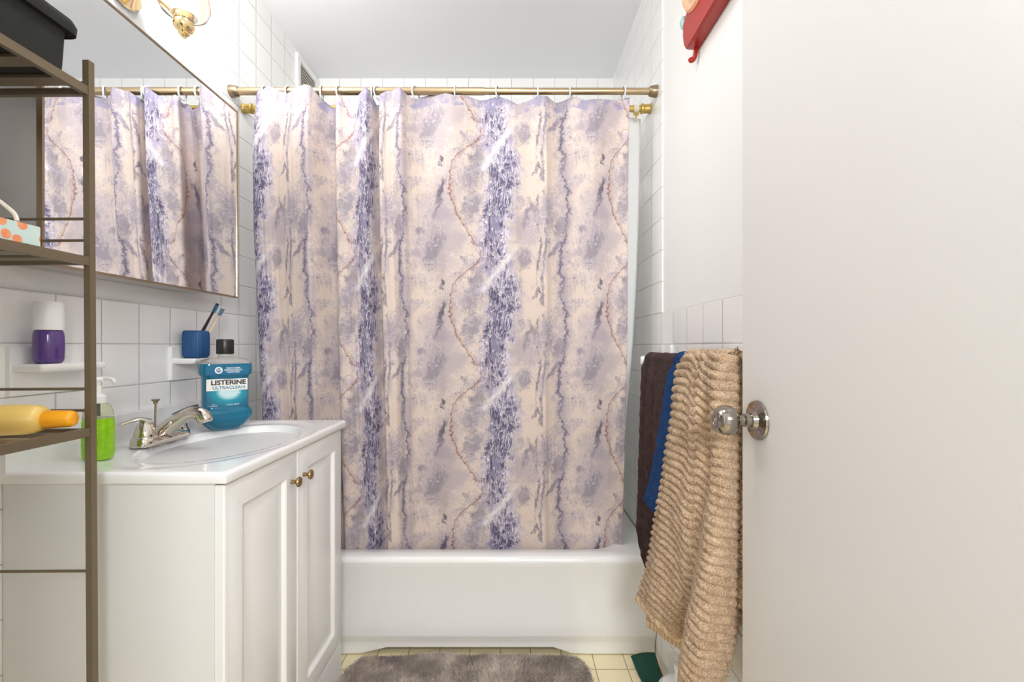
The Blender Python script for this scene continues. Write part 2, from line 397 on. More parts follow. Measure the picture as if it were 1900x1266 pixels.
    # white slash across the band, once per repeat
    sl = t.math('ADD', wrapd(t.math('ADD', V, t.math('MULTIPLY', wrapd(U, 0.0), 1.35)), .17), t.math('ADD', c(n_mid, .14), c(n_hi, .08)))
    col = t.mix(t.math('MULTIPLY', t.math('MULTIPLY', t.ss(t.math('ABSOLUTE', sl), .066, .004), t.ss(adu, .17, .06)), .62), col, (0.86, 0.80, 0.78))
    # thin wandering veins
    def vein(center, amp, k, width, colr, strength, warp, gate=None, curve=None, hi=0.02, soft=.0065):
        nonlocal col
        off = t.math('ADD', t.math('MULTIPLY', t.math('SINE', t.math('ADD', t.math('MULTIPLY', av, k), center*9)), amp), t.math('ADD', c(n_v, warp), c(n_hi, hi)))
        if curve is not None: off = t.math('ADD', off, curve)
        d = t.math('ABSOLUTE', t.math('SUBTRACT', wrapd(U, center), off))
        wv = t.math('MULTIPLY', t.ss(n_mid, .30, .62), width)
        f = t.ss(t.math('SUBTRACT', d, wv), soft, .0)
        if gate is not None: f = t.math('MULTIPLY', f, gate)
        col = t.mix(t.math('MULTIPLY', f, strength), col, colr); return d
    g1 = t.ss(nz(14, 3, .6, off=23.0), .36, .50)
    d1 = vein(.43, .022, 1, .010, DK, 1.0, .10, hi=.09)
    col = t.mix(t.math('MULTIPLY', t.ss(t.math('ADD', d1, c(n_hi, .12)), .055, .01), .6), col, LAV)
    col = t.mix(t.math('MULTIPLY', t.math('MULTIPLY', t.ss(d1, .0055, .001), t.ss(n_b, .40, .52)), .9), col, IND)
    vein(.30, .010, 1, .007, GRY, .9, .045, g1, hi=.04)
    vein(.265, .012, 2, .003, DK, .7, .06, g1, hi=.05)
    # rust vein following the photograph's course within one repeat
    fc = t.n('ShaderNodeFloatCurve'); cv_ = fc.mapping.curves[0]
    pts = [(0, .93), (.06, .88), (.14, .70), (.24, .40), (.32, .28), (.45, .26), (.60, .30), (.72, .42), (.84, .60), (.94, .74), (1.0, .80)]
    cv_.points[0].location = pts[0]; cv_.points[1].location = pts[-1]
    for p in pts[1:-1]: cv_.points.new(*p)
    fc.mapping.update(); vf = t.math('FRACT', V); t.put(fc.inputs['Value'], vf)
    rc = t.math('SUBTRACT', t.math('MULTIPLY', fc.outputs[0], .26), .15)
    gate = t.math('MULTIPLY', t.ss(vf, .985, .93), t.ss(vf, .0, .02))
    RUST = (0.25, 0.105, 0.075)
    vein(.80, 0.0, 1, .0022, RUST, .95, .03, gate, rc, hi=.075, soft=.0055)
    vein(.815, 0.0, 1, .0, RUST, .6, .05, gate, rc, hi=.11, soft=.0045)
    # rust branches near the head of the vein and hairline cracks
    vo = t.n('ShaderNodeTexVoronoi', voronoi_dimensions='4D', feature='DISTANCE_TO_EDGE'); wv_ = t.vmath('ADD', vec, t.comb(c(n_mid, .02), c(n_hi, .012), c(n_v, .02)))
    t.put(vo.inputs['Vector'], wv_); t.put(vo.inputs['W'], w); t.put(vo.inputs['Scale'], 26.0)
    hx = t.math('DIVIDE', wrapd(U, .88), .085); hy = t.math('DIVIDE', wrapd(V, .04), .16)
    head = t.math('SQRT', t.math('ADD', t.math('MULTIPLY', hx, hx), t.math('MULTIPLY', hy, hy)))
    col = t.mix(t.math('MULTIPLY', t.math('MULTIPLY', t.ss(vo.outputs['Distance'], .022, .004), t.ss(head, 1.2, .7)), .75), col, RUST)
    crk = t.math('MULTIPLY', t.ss(vo.outputs['Distance'], .010, .001), t.ss(n_lo, .50, .60))
    col = t.mix(t.math('MULTIPLY', crk, .40), col, (0.50, 0.40, 0.36))
    hem = t.xyz(t.n('ShaderNodeUVMap', uv_map='Hem').outputs[0])
    hm = t.ss(hem[1], .036, .034)
    col = t.mix(t.math('MULTIPLY', hm, t.math('ADD', .15, t.math('MULTIPLY', t.ss(n_mid, .46, .58), .75))), col, (0.27, 0.25, 0.37))
    t.set(color=col, rough=0.62, sheen=0.1)
    t.bump(t.noise(t.objc(), 55, 3), 0.05, 0.002)
    return t.m
M['curtain'] = curtain_mat()

# ------------------------------------------------------------------ room shell
XL, XR, YB, ZC = -0.983, 0.501, 2.290, 2.435
YA = 1.535                         # front edge of the fully tiled alcove
CAP = 1.198
def wall_side(name, xw, sgn, tile):
    """painted wall with a proud tile layer: wainscot in front, full height in the alcove"""
    bm = bmesh.new(); o = 0.006*sgn; T = 0.12*sgn
    def bx(xa, xb, *r, mi=0): box(bm, min(xa, xb), max(xa, xb), *r, mi=mi)
    bx(xw+o, xw+T, 0.02, YB+0.1, -0.0, ZC, mi=0)
    o_ = obj(name, bm, [M['paint']], smooth=False); o_['kind'] = 'structure'
    bm = bmesh.new()
    bx(xw, xw+o+0.001*sgn, YA, YB, 0.0, ZC)
    obj('tile_surround', bm, tile, o_, bevel=0.003)
    bm = bmesh.new()
    bx(xw, xw+o+0.001*sgn, 0.14, YA-0.0002, 0.0, CAP)
    obj('tile_wainscot', bm, tile, o_, bevel=0.003)
wall_side('wall_left', XL, -1, M['tile_side_l']); wall_side('wall_right', XR, 1, M['tile_side_r'])
o = obj('wall_back', B(XL-.13, XR+.13, YB, YB+.1, 0, ZC), M['tile_back'], smooth=False); o['kind'] = 'structure'
o = obj('ceiling', B(XL-.13, XR+.13, .02, YB+.1, ZC, ZC+.1), M['ceil'], smooth=False); o['kind'] = 'structure'
o = obj('floor', B(XL-.13, XR+.13, -1.6, YB+.1, -.08, 0), M['floor'], smooth=False); o['kind'] = 'structure'
bm = bmesh.new(); box(bm, XL-.13, -.36, .02, .14, 0, ZC); box(bm, -.36, XR+.13, .02, .14, 2.06, ZC); box(bm, .475, XR+.13, .02, .14, 0, 2.06)
o = obj('wall_front', bm, M['paint'], smooth=False); o['kind'] = 'structure'
bm = bmesh.new(); box(bm, XL-.7, -.9, -1.6, .02, 0, 2.435); box(bm, .9, 1.0, -1.6, .02, 0, 2.435)
o = obj('wall_hall', bm, M['hall'], smooth=False); o['kind'] = 'structure'

# door, standing open along the right wall
XD, YE = 0.452, 0.896
dr = obj('door_1', B(XD, XD+.035, .15, YE, .012, 2.04), M['door'], bevel=.0015, smooth=True); dr['kind'] = 'structure'
KY, KZ = YE-.057, CZ-137/F*(YE-.057)
bm = bmesh.new(); lathe(bm, [(.0, 0), (.0362, 0), (.0368, .0015), (.0355, .0050), (.031, .0062), (.027, .0062), (.025, .0075), (.0185, .0085), (.016, .016), (.0, .016)], (XD, KY, KZ), (-1, 0, 0), 48)
ros = obj('door_rosette', bm, M['nickel'], dr)
bm = bmesh.new(); lathe(bm, [(.0, .012), (.0125, .012), (.0125, .026), (.0085, .0275), (.0085, .034), (.0105, .036), (.0105, .038), (.015, .040),
   (.0215, .0445), (.0262, .051), (.0280, .0585), (.0270, .0665), (.0232, .0740), (.0170, .0792), (.0110, .0810), (.0088, .0805), (.0080, .0795), (.0, .0790)], (XD, KY, KZ), (-1, 0, 0), 48)
obj('door_knob', bm, M['nickel'], dr)
bm = bmesh.new(); lathe(bm, [(0, .079), (.0042, .079), (.0042, .0806), (.0, .0810)], (XD, KY, KZ), (-1, 0, 0), 24); obj('lock_button', bm, M['chrome'], dr)

# vent grille on the left alcove wall
vg = thing('vent_grille', (XL, 2.17, 2.26), 'white framed beige louvred vent high on left tiled alcove wall beside ceiling', 'vent')
y0, y1, z0, z1 = 2.055, 2.275, 2.10, 2.415; w_ = .026
bm = bmesh.new()
for a in ((y0, y1, z0, z0+w_), (y0, y1, z1-w_, z1), (y0, y0+w_, z0+w_, z1-w_), (y1-w_, y1, z0+w_, z1-w_)): box(bm, XL, XL+.012, *a)
obj('frame', bm, M['white_plastic'], vg, bevel=.0015)
bm = bmesh.new(); z = z0+w_+.006
while z < z1-w_-.004:
    loft(bm, [[(XL+.0015, yy, z+.010), (XL+.009, yy, z), (XL+.0100, yy, z+.0018), (XL+.0025, yy, z+.012)] for yy in (y0+w_-.002, y1-w_+.002)]); z += .0145
obj('louvers', bm, M['louver'], vg, smooth=False)
obj('vent_backing', B(XL, XL+.001, y0+w_-.002, y1-w_+.002, z0+w_-.002, z1-w_+.002), M['brass_frame'] if False else M['louver'], vg, smooth=False)

# ------------------------------------------------------------------ bathtub
ZR = 0.352; TY0, TY1 = 1.578, YB - .004; TX0, TX1 = XL+.003, XR-.003
def tub():
    bm = bmesh.new(); n = 12
    cx, cy = (TX0+TX1)/2, (TY0+TY1)/2; W_, D_ = TX1-TX0, TY1-TY0
    def L(x0, x1, y0, y1, r, z): return rrect(x1-x0, y1-y0, r, n, (x0+x1)/2, (y0+y1)/2, z)
    loops = [L(TX0, TX1, TY0+.012, TY1, .003, .20), L(TX0, TX1, TY0+.004, TY1, .003, ZR-.030), L(TX0, TX1, TY0, TY1, .003, ZR-.020), L(TX0, TX1, TY0+.001, TY1, .003, ZR-.012),
             L(TX0+.001, TX1-.001, TY0+.006, TY1-.001, .006, ZR-.0035), L(TX0+.006, TX1-.006, TY0+.014, TY1-.006, .008, ZR),
             L(-.895, .405, 1.640, 2.235, .13, ZR+.001), L(-.890, .400, 1.645, 2.230, .13, ZR-.003), L(-.883, .393, 1.652, 2.222, .13, ZR-.016),
             L(-.86, .36, 1.672, 2.200, .13, ZR-.17), L(-.82, .31, 1.70, 2.17, .13, ZR-.27), L(-.76, .24, 1.75, 2.12, .12, ZR-.30)]
    loft(bm, loops, False, True)
    return bm
tb = obj('bathtub', tub(), M['enamel'], origin=((TX0+TX1)/2, (TY0+TY1)/2, 0), auto=50)
tag(tb, 'white enamel bathtub with panelled apron along the back alcove', 'bathtub')
# apron: profile in (y,z), extruded along x with a raised toe notch in the middle
bm = bmesh.new()
prof = [(TY0+.0035, ZR-.032), (TY0+.010, .30), (TY0+.009, .12), (TY0+.007, .076), (TY0+.008, .0715), (TY0+.018, .050), (TY0+.0195, .046), (TY0+.0195, .034)]
xs = [TX0, -.60, -.535, -.44, .14, .205, .26, TX1]; zb = [.002, .002, .004, .026, .026, .004, .002, .002]
rows = []
for x, zz in zip(xs, zb): rows.append([(x, y, z) for y, z in prof] + [(x, TY0+.0200, zz+.003), (x, TY0+.024, zz), (x, TY0+.040, zz), (x, TY0+.040, ZR-.034)])
loft(bm, rows, True, True)
ap = obj('apron', bm, M['enamel'], tb, auto=30, bevel=0)
# ------------------------------------------------------------------ rods
YR, ZRD = 1.584, CZ + (643-169.5)/F*1.584
YG, ZG = 1.658, CZ + (643-202)/F*1.658
rod = thing('shower_curtain_rod', (0, YR, ZRD), 'brushed brass shower rod carrying the marble curtain, the upper and nearer rod', 'curtain rod')
bm = bmesh.new(); tube(bm, [(XL+.02, YR, ZRD), (-.1, YR, ZRD)], .0128, 24); tube(bm, [(-.1, YR, ZRD), (XR-.02, YR, ZRD)], .0112, 24); obj('rod', bm, M['brass_rod'], rod)
for s, x in ((1, XL), (-1, XR)):
    bm = bmesh.new(); lathe(bm, [(0, .0), (.0205, .0), (.0200, .008), (.0172, .024), (.0145, .028), (0, .028)], (x, YR, ZRD), (s, 0, 0), 28); obj('end_cap', bm, M['brass_frame'], rod)
gr = thing('tension_rod', (0, YG, ZG), 'gold tension rod for the white liner, lower rod behind the curtain', 'curtain rod')
bm = bmesh.new(); tube(bm, [(XL+.03, YG, ZG), (XR-.03, YG, ZG)], .0118, 20); obj('rod', bm, M['gold'], gr)
for s, x in ((1, XL), (-1, XR)):
    bm = bmesh.new(); lathe(bm, [(0, .0), (.0175, .0), (.0185, .004), (.0155, .010), (.0155, .026), (.0185, .030), (.0170, .036), (.013, .038), (0, .038)], (x, YG, ZG), (s, 0, 0), 28); obj('end_cap', bm, M['gold'], gr)
bm = bmesh.new(); lathe(bm, [(.0119, 0), (.0150, 0), (.0150, .017), (.0119, .017)], (XR-.062, YG, ZG), (1, 0, 0), 24, cap=False); obj('collar', bm, M['white_clip'], gr)

# ------------------------------------------------------------------ shower curtain
prof_c = [(468,.022,-.06),(473,.000,-.025),(482,-.014,.02),(500,-.018,.09),(520,-.012,.18),(545,-.018,.30),(572,-.030,.405),(583,-.034,.45),(590,-.022,.48),(604,.012,.55),(620,.030,.62),(634,.034,.68),(640,.018,.71),
 (635,-.006,.74),(631,-.024,.765),(637,-.030,.785),(652,-.020,.84),(668,-.020,.90),(682,-.030,.975),(689,-.030,1.01),(694,-.012,1.06),(700,.014,1.13),(707,.020,1.18),(711,.004,1.23),(710,-.014,1.265),(716,-.020,1.285),(733,-.012,1.36),(749,-.026,1.43),(756,-.024,1.455),
 (764,-.006,1.49),(780,.006,1.545),(803,.008,1.62),(835,-.006,1.715),(868,.002,1.81),(898,.010,1.90),(912,-.002,1.95),(928,-.012,2.01),(950,-.012,2.09),(978,-.004,2.19),(1004,-.018,2.285),(1013,-.020,2.315),(1024,-.004,2.36),(1042,.006,2.42),(1056,-.002,2.465),(1068,-.010,2.50),(1100,-.016,2.62),(1140,-.004,2.76),(1163,-.010,2.85)]
top_y = [(468,168),(490,168),(500,163),(520,168),(537,174),(555,166),(572,162),(586,166),(597,178),(612,188),(628,190),(634,180),(652,184),(668,180),(686,165),(692,172),(700,188),(710,180),(722,172),(748,166),(760,174),(770,179),(785,175),(815,168),(845,176),(860,174),(890,180),(923,178),(940,184),(960,193),(980,186),(998,178),(1015,180),(1030,187),(1058,177),(1080,188),(1110,186),(1140,184),(1157,180),(1165,181)]
cp = np.array(smooth_path(prof_c, 14)); s_arc = np.arange(len(cp))
NCU = 620; q = np.linspace(0, len(cp)-1, NCU); cp = np.stack([np.interp(q, s_arc, cp[:, i]) for i in range(3)], 1)
NCV = 260
ty = np.interp(cp[:, 0], *np.array(top_y, float).T)
V = np.zeros((NCV, NCU, 3)); UVc = np.zeros((NCV, NCU, 2))
Xc = (cp[:, 0] - CX) / F * 1.62
zbot = 0.262
for i in range(NCV):
    tt = i/(NCV-1)
    ztop = CZ + (643 - ty)/F*1.574
    z = ztop + (zbot - ztop)*tt**0.97
    h = np.clip((1.985 - z)/(1.985 - .36), 0, 1.2)
    base = 1.583 + .104*h**1.05
    amp = np.interp(h, [0, .04, .15, .5, 1, 1.2], [.85, 1.1, 1.25, 1.2, 1.0, .9])
    pull = np.interp(h, [0, .3, 1], [0, 0, 0])
    wob = .0030*np.sin(h*5 + cp[:, 0]*.05) + .0022*np.sin(h*11 + cp[:, 0]*.021)
    xs_ = Xc + np.interp(h, [0, .12, .3, .6, 1.0], [.030, .008, .0, .004, .008])*np.interp(cp[:, 0], [468, 640, 760], [1, .25, 0])
    xs_ = xs_ - np.interp(h, [0, .5, 1], [.0, .0, .0])
    # light vertical creases
    cr = .0012*vnoise(cp[:, 0]*.10, z*6, 3) + .0009*vnoise(cp[:, 0]*.28 + z*2, z*3, 5)
    V[i, :, 0] = xs_ + .002*np.sin(h*7+cp[:, 0]*.03); V[i, :, 1] = base + cp[:, 1]*amp + wob + cr
    V[i, :, 2] = z
    UVc[i, :, 0] = cp[:, 2] + .0; UVc[i, :, 1] = (CZ + (643-235)/F*1.60 - z)/.43
me = grid_mesh('shower_curtain', V, UVc)
hl = me.uv_layers.new(name='Hem'); hv = np.stack([UVc[..., 0], V[0, :, 2][None, :] - V[..., 2]], -1).reshape(-1, 2)
li = np.zeros(len(me.loops), np.int32); me.loops.foreach_get('vertex_index', li); hl.data.foreach_set('uv', hv[li].astype(np.float32).ravel())
sc = finish('shower_curtain', me, M['curtain'], origin=(0, 1.6, 1.1), smooth=True)
tag(sc, 'long fabric shower curtain printed with lavender and cream marble veins', 'shower curtain')
m_ = sc.modifiers.new('thickness', 'SOLIDIFY'); m_.thickness = .0008; m_.offset = 1
# hem along the top (a folded band at the back of the cloth)
# rings
ring_px = [491, 537, 597, 628, 690, 702, 771, 845, 923, 998, 1059, 1157]
side = ['leftmost ring, at the free left edge of the curtain', 'second ring from the left, over the wide first panel', 'third ring from the left, over the shaded recessed fold', 'fourth from the left, at the edge of the bright narrow fold',
        'fifth ring from the left, left one of the close pair', 'sixth ring from the left, right one of the close pair', 'seventh ring from the left, just right of the bright second fold', 'eighth ring from the left, over the pale smooth panel',
        'ninth ring from the left, above the darkest blue band', 'tenth ring from the left, right after the darkest blue band', 'eleventh ring from the left, next to last', 'rightmost ring, at the right corner of the curtain']
def ring_bm():
    bm = bmesh.new(); pts = []
    for k in range(28):
        a = 2*PI*k/28; pts.append((.0025*math.sin(a*1), .0195*math.sin(a), -.006 + (.0225 if math.cos(a) < 0 else .0215)*math.cos(a)))
    tube(bm, pts, .0028, 10, closed=True); return bm
ring0 = obj('curtain_ring', ring_bm(), M['ring'], origin=(0, 0, 0))
for i, (px, lb) in enumerate(zip(ring_px, side)):
    o = ring0 if i == 0 else link(ring0.copy())
    o.location = ((px - CX)/F*YR, YR - .0005, ZRD)
    o.rotation_euler = (0, 0, math.radians([12, -10, 14, 8, 20, -25, -18, 6, -6, 4, -8, 12][i]))
    tag(o, 'clear plastic curtain ring: ' + lb, 'curtain ring', 'clear rings on the brass shower rod')

# liner
NL, NLV = 160, 60; V = np.zeros((NLV, NL, 3)); uq = np.linspace(0, 1, NL)
for i in range(NLV):
    tt = i/(NLV-1); z = ZG - .024 - .004*np.cos(uq*2*PI*7) + (0.24 - (ZG-.024))*tt
    x1 = .470 - .11*tt**2.5; x0 = -.87
    x = x0 + (x1-x0)*uq
    V[i, :, 0] = x; V[i, :, 1] = YG + .012 + .082*tt + .010*np.sin(uq*2*PI*11 + .6) + .012*np.exp(-((uq-.97)/.02)**2); V[i, :, 2] = z
ln = finish('shower_liner', grid_mesh('shower_liner', V), M['liner'], origin=(0, YG, 1.1), smooth=True)
tag(ln, 'plain white vinyl shower liner hanging behind the printed curtain', 'shower liner')
m_ = ln.modifiers.new('thickness', 'SOLIDIFY'); m_.thickness = .0006
hx = .447
hk = thing('liner_hook', (hx, YG, ZG), 'small gold and clear T shaped hook hanging the white liner at right', 'curtain hook')
bm = bmesh.new(); tube(bm, [(hx, YG + .0146*math.sin(a), ZG + .0146*math.cos(a)) for a in np.linspace(0, 2*PI, 24, endpoint=False)], .0026, 8, closed=True); obj('clip', bm, M['white_clip'], hk)
bm = bmesh.new(); box(bm, hx-.010, hx+.010, YG-.006, YG-.001, ZG-.024, ZG-.0155); box(bm, hx-.004, hx+.004, YG-.006, YG-.001, ZG-.034, ZG-.023); obj('tab', bm, M['gold'], hk, bevel=.001)
bm = bmesh.new(); tube(bm, [(hx + .0048*math.sin(a), YG-.004, ZG-.037 + .0048*math.cos(a)) for a in np.linspace(0, 2*PI, 16, endpoint=False)], .0014, 8, closed=True); obj('eyelet', bm, M['chrome'], hk)

# ------------------------------------------------------------------ vanity cabinet
VX, VY0, VY1, VZ = -.556, .875, 1.475, .823
va = thing('vanity_cabinet', ((XL+VX)/2, 1.175, 0), 'white vanity cabinet with two raised panel doors under the sink', 'cabinet')
bm = bmesh.new(); box(bm, XL+.002, VX-.019, VY0, VY1, 0.0, VZ); obj('body', bm, M['cabside'], va, bevel=.001)
def door_panel(y0, y1, z0, z1, x0, th):
    """raised-panel door facing +X"""
    bm = bmesh.new()
    def R(i, x): return [(x, y0+i, z0+i), (x, y1-i, z0+i), (x, y1-i, z1-i), (x, y0+i, z1-i)]
    seq = [(0, x0), (0, x0+th-.004), (.0015, x0+th-.001), (.004, x0+th), (.010, x0+th), (.0125, x0+th+.0010), (.056, x0+th+.0010), (.059, x0+th-.001), (.063, x0+th-.0085), (.067, x0+th-.0088), (.100, x0+th-.0005), (.102, x0+th)]
    loft(bm, [R(*s) for s in seq]); return bm
ym = 1.1725
for i, (a, b, ky) in enumerate(((VY0+.002, ym-.0014, 1.138), (ym+.0014, VY1-.002, 1.204))):
    d = obj('door', door_panel(a, b, .130, VZ-.006, VX-.0185, .0185), M['cab'], va, auto=25)
    bm = bmesh.new(); lathe(bm, [(0, 0), (.0055, 0), (.0050, .003), (.0045, .012), (.0065, .015), (.0118, .0175), (.0130, .0205), (.0112, .0240), (.006, .0262), (0, .0268)], (VX, ky, .746), (1, 0, 0), 24)
    obj('knob', bm, M['brass_knob'], d); 
bm = bmesh.new()
obj('drawer_front', door_panel(VY0+.002, VY1-.002, .0, .124, VX-.0185, .0185) if False else B(VX-.0185, VX-.001, VY0+.002, VY1-.002, .0, .124), M['cab'], va, bevel=.003)

# vanity top with integrated basin
SX0, SX1, SY0, SY1, SZ = XL+.002, -.543, .862, 1.486, .8455
def top_mesh():
    bm = bmesh.new(); nx, ny = 70, 100
    bx, by, ax_, ay_ = -.735, 1.175, .150, .225
    def hz(x, y):
        r = math.sqrt(((x-bx)/ax_)**2 + ((y-by)/ay_)**2)
        e = min(x-SX0+1, SX1-x, y-SY0, SY1-y)
        z = SZ
        # soft raised rim around the basin recess
        if r < 1.30: z -= .004*max(0, min(1, (1.30-r)/.12))
        if r < 1.02:
            k = (1.02-r)/1.02; z -= .125*(1-(1-k)**2.6)**.9 if k > 0 else 0
        return z
    # rounded front/side lip: warp grid near borders
    xs = np.linspace(SX0, SX1-.008, nx); ys = np.linspace(SY0+.008, SY1-.008, ny)
    grid = [[bm.verts.new((x, y, hz(x, y))) for y in ys] for x in xs]
    for i in range(nx-1):
        for j in range(ny-1): bm.faces.new((grid[i][j], grid[i+1][j], grid[i+1][j+1], grid[i][j+1]))
    # border loop (near side, front, far side), lofted outwards and down
    border = [(grid[i][0], (0, -1)) for i in range(nx)] + [(grid[nx-1][j], (1, 0)) for j in range(1, ny-1)] + [(grid[i][ny-1], (0, 1)) for i in range(nx-1, -1, -1)]
    rows = [[b[0] for b in border]]
    for off, dz in ((.003, -.0004), (.006, -.0022), (.0078, -.005), (.008, -.008), (.0075, -.0200), (.006, -.0222), (-.01, -.0225)):
        row = []
        for k, (v, d) in enumerate(border):
            x, y = v.co.x, v.co.y; ox = off
            nxx = x + (d[0]*ox); nyy = y + d[1]*ox
            if k == nx-1: nxx, nyy = x+ox*.8, y-ox*.8
            if k == nx-1+ny-1: nxx, nyy = x+ox*.8, y+ox*.8
            row.append(bm.verts.new((nxx, nyy, SZ+dz)))
        rows.append(row)
    for a, b in zip(rows[:-1], rows[1:]):
        for k in range(len(a)-1): bm.faces.new((a[k], a[k+1], b[k+1], b[k]))
    return bm
vt = obj('vanity_sink_top', top_mesh(), M['cultured'], origin=(-.76, 1.175, SZ), auto=60)
tag(vt, 'glossy white vanity top with integrated oval basin and backsplash', 'sink')
obj('backsplash', B(SX0, SX0+.018, SY0+.001, SY1-.001, SZ-.003, SZ+.072), M['cultured'], vt, bevel=.005, seg=3)
bm = bmesh.new(); lathe(bm, [(0, 0), (.021, 0), (.021, .002), (.016, .003), (.0, .001)], (-.735, 1.175, SZ-.1275), (0, 0, 1), 24); obj('drain', bm, M['chrome'], vt)

# faucet
FX, FY = -.888, 1.150
fa = thing('faucet', (FX, FY, SZ), 'chrome two handle faucet with lift rod on the vanity sink', 'faucet')
bm = bmesh.new()
def fl(k, w, z): return [Vector((FX + p.x, FY + p.y, SZ + z)) for p in rrect(w, .165*k, w/2*.98, 8)]
loft(bm, [fl(1, .052, .0), fl(1.0, .054, .004), fl(.985, .052, .016), (fl(.96, .046, .021)), fl(.90, .034, .024)])
obj('base', bm, M['chrome'], fa, auto=40)
pts = smooth_path([(FX-.002, FY, SZ+.014), (FX+.012, FY, SZ+.030), (FX+.040, FY, SZ+.052), (FX+.070, FY, SZ+.069), (FX+.094, FY, SZ+.070), (FX+.108, FY, SZ+.058), (FX+.112, FY, SZ+.047)], 6)
rr = np.interp(np.linspace(0, 1, len(pts)), [0, .15, .4, .62, .8, .92, 1], [.023, .0205, .0155, .0150, .0170, .0160, .0125])
bm = bmesh.new(); tube(bm, pts, [(float(a)*.95, float(a)*1.05) for a in rr], 20); obj('spout', bm, M['chrome'], fa)
for s in (-1, 1):
    hy = FY + s*.052
    bm = bmesh.new(); lathe(bm, [(0, .018), (.0240, .018), (.0245, .022), (.0225, .032), (.0175, .048), (.0130, .058), (.0075, .0635), (0, .065)], (FX, hy, SZ), (0, 0, 1), 28)
    h = obj('handle', bm, M['chrome'], fa)
    bm = bmesh.new()
    if s < 0: lp = [(FX+.006, hy+.004, SZ+.058), (FX-.004, hy-.012, SZ+.066), (FX-.012, hy-.030, SZ+.063), (FX-.018, hy-.052, SZ+.059)]
    else: lp = [(FX-.004, hy-.006, SZ+.056), (FX+.006, hy+.006, SZ+.066), (FX+.020, hy+.018, SZ+.074), (FX+.036, hy+.030, SZ+.080)]
    lp = smooth_path(lp, 5); r_ = np.interp(np.linspace(0, 1, len(lp)), [0, .3, 1], [.012, .0085, .0058])
    tube(bm, lp, [(float(a)*1.3, float(a)*.6) for a in r_], 14); obj('lever', bm, M['chrome'] if s < 0 else M['dark_chrome'], h)
bm = bmesh.new(); tube(bm, [(FX-.021, FY+.004, SZ+.018), (FX-.019, FY+.004, SZ+.098)], .0023, 12)
lathe(bm, [(0, 0), (.0042, 0), (.0050, .006), (.0092, .010), (.0092, .0125), (0, .0135)], (FX-.019, FY+.004, SZ+.093), (0, 0, 1), 18); obj('lift_rod', bm, M['brass_frame'], fa)

# ------------------------------------------------------------------ ceramic shelves
def soap_shelf(name, yc, ln_, z, proj, label, group):
    th = thing(name, (XL, yc, z), label, 'shelf', group)
    bm = bmesh.new(); box(bm, XL, XL+.009, yc-ln_/2, yc+ln_/2, z-.062, z+.034); obj('back_plate', bm, M['porcelain'], th, bevel=.004, seg=3)
    bm = bmesh.new()
    rows = []
    for zz, k in ((z-.016, .92), (z-.012, .98), (z-.004, 1), (z, .985)):
        L = rrect(proj*2*k, ln_*.96*k, .007, 6, XL, yc, zz); L = [Vector((max(p.x, XL+.004), p.y, p.z)) for p in L]; rows.append(L)
    loft(bm, rows); obj('ledge', bm, M['porcelain'], th, auto=60)
    return th
soap_shelf('ceramic_shelf', 1.353, .108, 1.050, .072, 'white ceramic wall shelf holding the blue toothbrush tumbler', 'built in ceramic shelves')
soap_shelf('ceramic_shelf', .955, .150, 1.050, .068, 'white ceramic wall shelf holding the purple roll on bottle', 'built in ceramic shelves')

# tumbler and brushes
TX, TY = -.942, 1.352
tu = thing('toothbrush_tumbler', (TX, TY, 1.050), 'ribbed navy blue toothbrush tumbler on the white ceramic wall shelf', 'tumbler')
bm = bmesh.new(); loops = []
def rib(r, z):
    L = []
    for k in range(160):
        a = 2*PI*k/160; q_ = r + .0007*math.cos(k*PI/2)*(1 if .004 < z < .078 else 0)
        ca, sa = math.cos(a), math.sin(a); e = (abs(ca)**3.4 + abs(sa)**3.4)**(-1/3.4)
        L.append(Vector((TX + q_*e*ca*.80, TY + q_*e*sa*.80, 1.050+z)))
    return L
loft(bm, [rib(.0290, 0), rib(.0335, .003), rib(.0365, .010), rib(.0372, .03), rib(.0372, .060), rib(.0365, .074), rib(.0345, .0805), rib(.0330, .0815), rib(.0318, .0800), rib(.0322, .03), rib(.0315, .008), rib(.02, .006)])
obj('cup', bm, M['blue_cup'], tu, auto=70)
def brush(name, p0, p1, hc, label, flip):
    p0, p1 = Vector(p0), Vector(p1); d = (p1-p0).normalized()
    th = thing(name, p0, label, 'toothbrush', 'toothbrushes in the blue tumbler')
    pts = [p0 + (p1-p0)*k + Vector((0, 0, .0)) for k in np.linspace(0, 1, 14)]
    rr = np.interp(np.linspace(0, 1, 14), [0, .5, .78, .86, 1], [.0058, .0064, .0042, .0058, .0062])
    bm = bmesh.new(); tube(bm, pts, [(float(a), float(a)*.75) for a in rr], 12); obj('handle', bm, hc, th)
    bm = bmesh.new(); a, b = frame_of(d); nrm = (Vector((.75, -.5, .35))*flip); nrm = (nrm - d*nrm.dot(d)).normalized(); sd = d.cross(nrm)
    c0 = p0 + (p1-p0)*.84
    for i in range(7):
        for j in range(-2, 3):
            q0 = c0 + d*(i*.0034) + sd*(j*.0020) + nrm*.002; tube(bm, [q0, q0 + nrm*(.010+.0015*math.cos(i*PI))], .0011, 6)
    obj('bristles', bm, M['bristle_blue'], th)
    return th
brush('toothbrush', (TX-.012, TY-.010, 1.060), (TX+.051, TY+.020, 1.214), M['brush_dark'], 'dark handled toothbrush with blue bristles leaning right in blue tumbler, the taller one', 1)
brush('toothbrush', (TX-.004, TY+.010, 1.060), (TX+.052, TY+.044, 1.204), M['brush_cream'], 'cream handled toothbrush leaning right in blue tumbler, the shorter one', 1)

